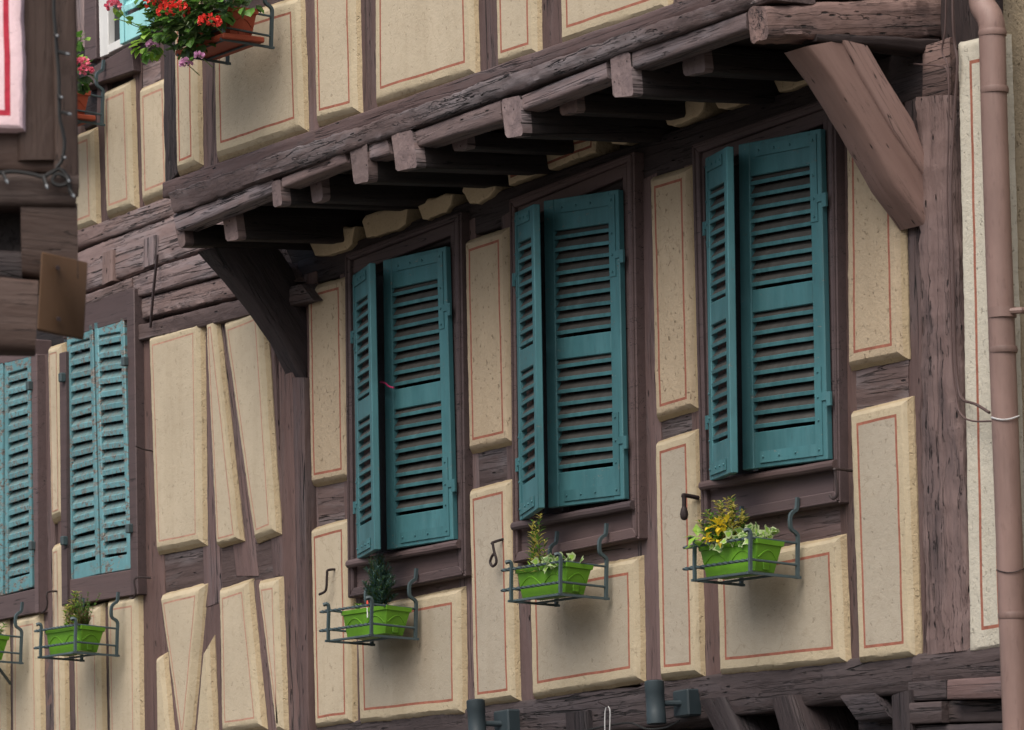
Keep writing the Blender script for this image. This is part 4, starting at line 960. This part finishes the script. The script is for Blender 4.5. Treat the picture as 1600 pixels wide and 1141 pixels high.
# geraniums on the upper floor
def flower_head(t, c, r, m, n=38):
    mb = MB()
    for i in range(n):
        d = rv(); d.z = abs(d.z) * .9 - .25; p = c + V((d.x * r, d.y * r, d.z * r * .8)); o_ = rv() * .5 + d
        for k in range(2): leaf(mb, p, o_ + rv() * .7, rv(), .017, .015, 0, .1, True)
    mb.build('flower_head', m, t, smooth=False, fix=False)
def geranium(name, label, loc, blobs, heads, trail, group='geraniums in the terracotta planters'):
    t = plant(name, label, 'plant', loc, group); st, fo = MB(), MB()
    for (x, y, Y, r, n, mats) in blobs:
        c = at(x, y, Y); st.tube(smooth_path([loc, (V(loc) + c) / 2 + V((0, -.03, .05)), c], 4), .004, 5)
        for i in range(n):
            d = rv(); p = c + V((d.x * r, d.y * r * .8, d.z * r * .75)) * random.uniform(.45, 1) ** .6
            L = random.uniform(.03, .055); leaf(fo, p, d + V((0, -.3, -.15)) + rv() * .5, V((0, -.4, 1)), L, L * .95, random.choice(mats), .2, True)
            if i % 4 == 0: st.tube([c.lerp(p, .2), p], .0014, 4)
    for tr in trail:
        pts = smooth_path([at(*p) for p in tr], 5); st.tube(pts, .002, 4)
        for p in pts[2::3]: leaf(fo, p, rv() + V((0, -.3, -.1)), V((0, 0, 1)), .035, .03, random.choice([1, 2]), .2, True)
    for (x, y, Y, r, m) in heads:
        c = at(x, y, Y); st.tube([c + V((.01, .06, -.05)), c], .002, 4); flower_head(t, c, r, m, int(10 + r * 640))
    finish(t, st, fo, [LDK, LMD, LLT])
b = base['top']
geranium('geranium', 'large red and lilac geranium spilling over the upper terracotta planter', b,
    [(268, 8, -1.0, .13, 110, [0, 0, 1]), (292, 40, -1.02, .13, 120, [0, 0, 0, 1]), (250, 42, -1.02, .075, 60, [1, 1, 0, 2]), (330, 6, -1.0, .12, 80, [0, 0, 1]), (232, 68, -1.0, .06, 34, [2, 2, 1]), (305, 62, -1.0, .07, 44, [0, 0]), (283, 78, -1.0, .04, 12, [0, 1]),
     (290, -40, -.95, .2, 120, [0, 1]), (240, -30, -1.0, .14, 70, [0, 1]), (350, -30, -.95, .16, 90, [0, 1]), (388, 4, -.9, .06, 18, [0, 1])],
    [(271, 15, -1.16, .062, FRED), (327, 33, -1.12, .042, FRED), (242, 2, -1.12, .045, FRED), (238, 70, -1.06, .018, FLI), (291, 99, -1.04, .022, FLI), (311, 86, -1.04, .011, FLI), (176, 9, -1.02, .032, FPK)],
    [[(262, 30, -1.0), (232, 44, -1.02), (208, 36, -1.03), (190, 22, -1.02), (178, 12, -1.02)], [(260, 34, -1.0), (225, 44, -1.02), (196, 34, -1.02), (184, 30, -1.02)], [(290, 70, -1.0), (305, 88, -1.02), (296, 98, -1.03)], [(250, 60, -1.0), (240, 80, -1.0), (245, 86, -1.0)]])
b = base['topleft']
geranium('geranium', 'small pink geranium beside the near building corner', b,
    [(122, 122, -.42, .05, 26, [1, 0]), (126, 62, -.42, .03, 8, [1, 2]), (124, 86, -.42, .03, 8, [1, 2]), (132, 104, -.42, .03, 10, [1, 0])],
    [(128, 98, -.47, .03, FPK), (134, 110, -.46, .03, FPK), (120, 98, -.46, .02, FPK)], [[(122, 120, -.42), (119, 90, -.42), (121, 62, -.42)]])

# ------------------------------------------------------------------ fairy lights on the near corner
def fairy(label, pts, bulbs):
    t = thing('string_lights', label, 'string lights', at_f(pts[0][0], pts[0][1], ND - .03), 'string lights on the near corner')
    MB().tube(smooth_path([at_f(x, y, ND - .035) for x, y in pts], 5), .0055, 6).build('cable', BLACK, t)
    for x, y, dx, dy in bulbs:
        a, c = at_f(x, y, ND - .04), at_f(x + dx, y + dy, ND - .06)
        MB().tube([a, a.lerp(c, .75)], .005, 6).build('socket', BLACK, t); MB().tube([a.lerp(c, .7), a.lerp(c, .9), a.lerp(c, 1.1)], .005, 7, rad=[.0045, .005, .001]).build('bulb', GBULB, t)
fairy('dark string of small lights running down the near brown post', [(84, -200), (84, 0), (86, 40), (88, 70), (92, 120), (93, 180), (98, 205), (101, 225), (97, 250), (88, 262)], [(86, 54, 4, 3), (92, 81, 16, 4), (91, 150, 6, 3), (97, 175, 14, 4), (98, 245, 4, 2)])
fairy('dark string of small lights along the near brown beam', [(-60, 274), (0, 270), (20, 268), (50, 272), (66, 276), (80, 270), (92, 264), (102, 272), (108, 284), (94, 290), (82, 284), (88, 272), (104, 278), (110, 300)], [(4, 270, 8, 16), (68, 276, 6, 18), (104, 276, 4, 8), (108, 296, 8, 12)])
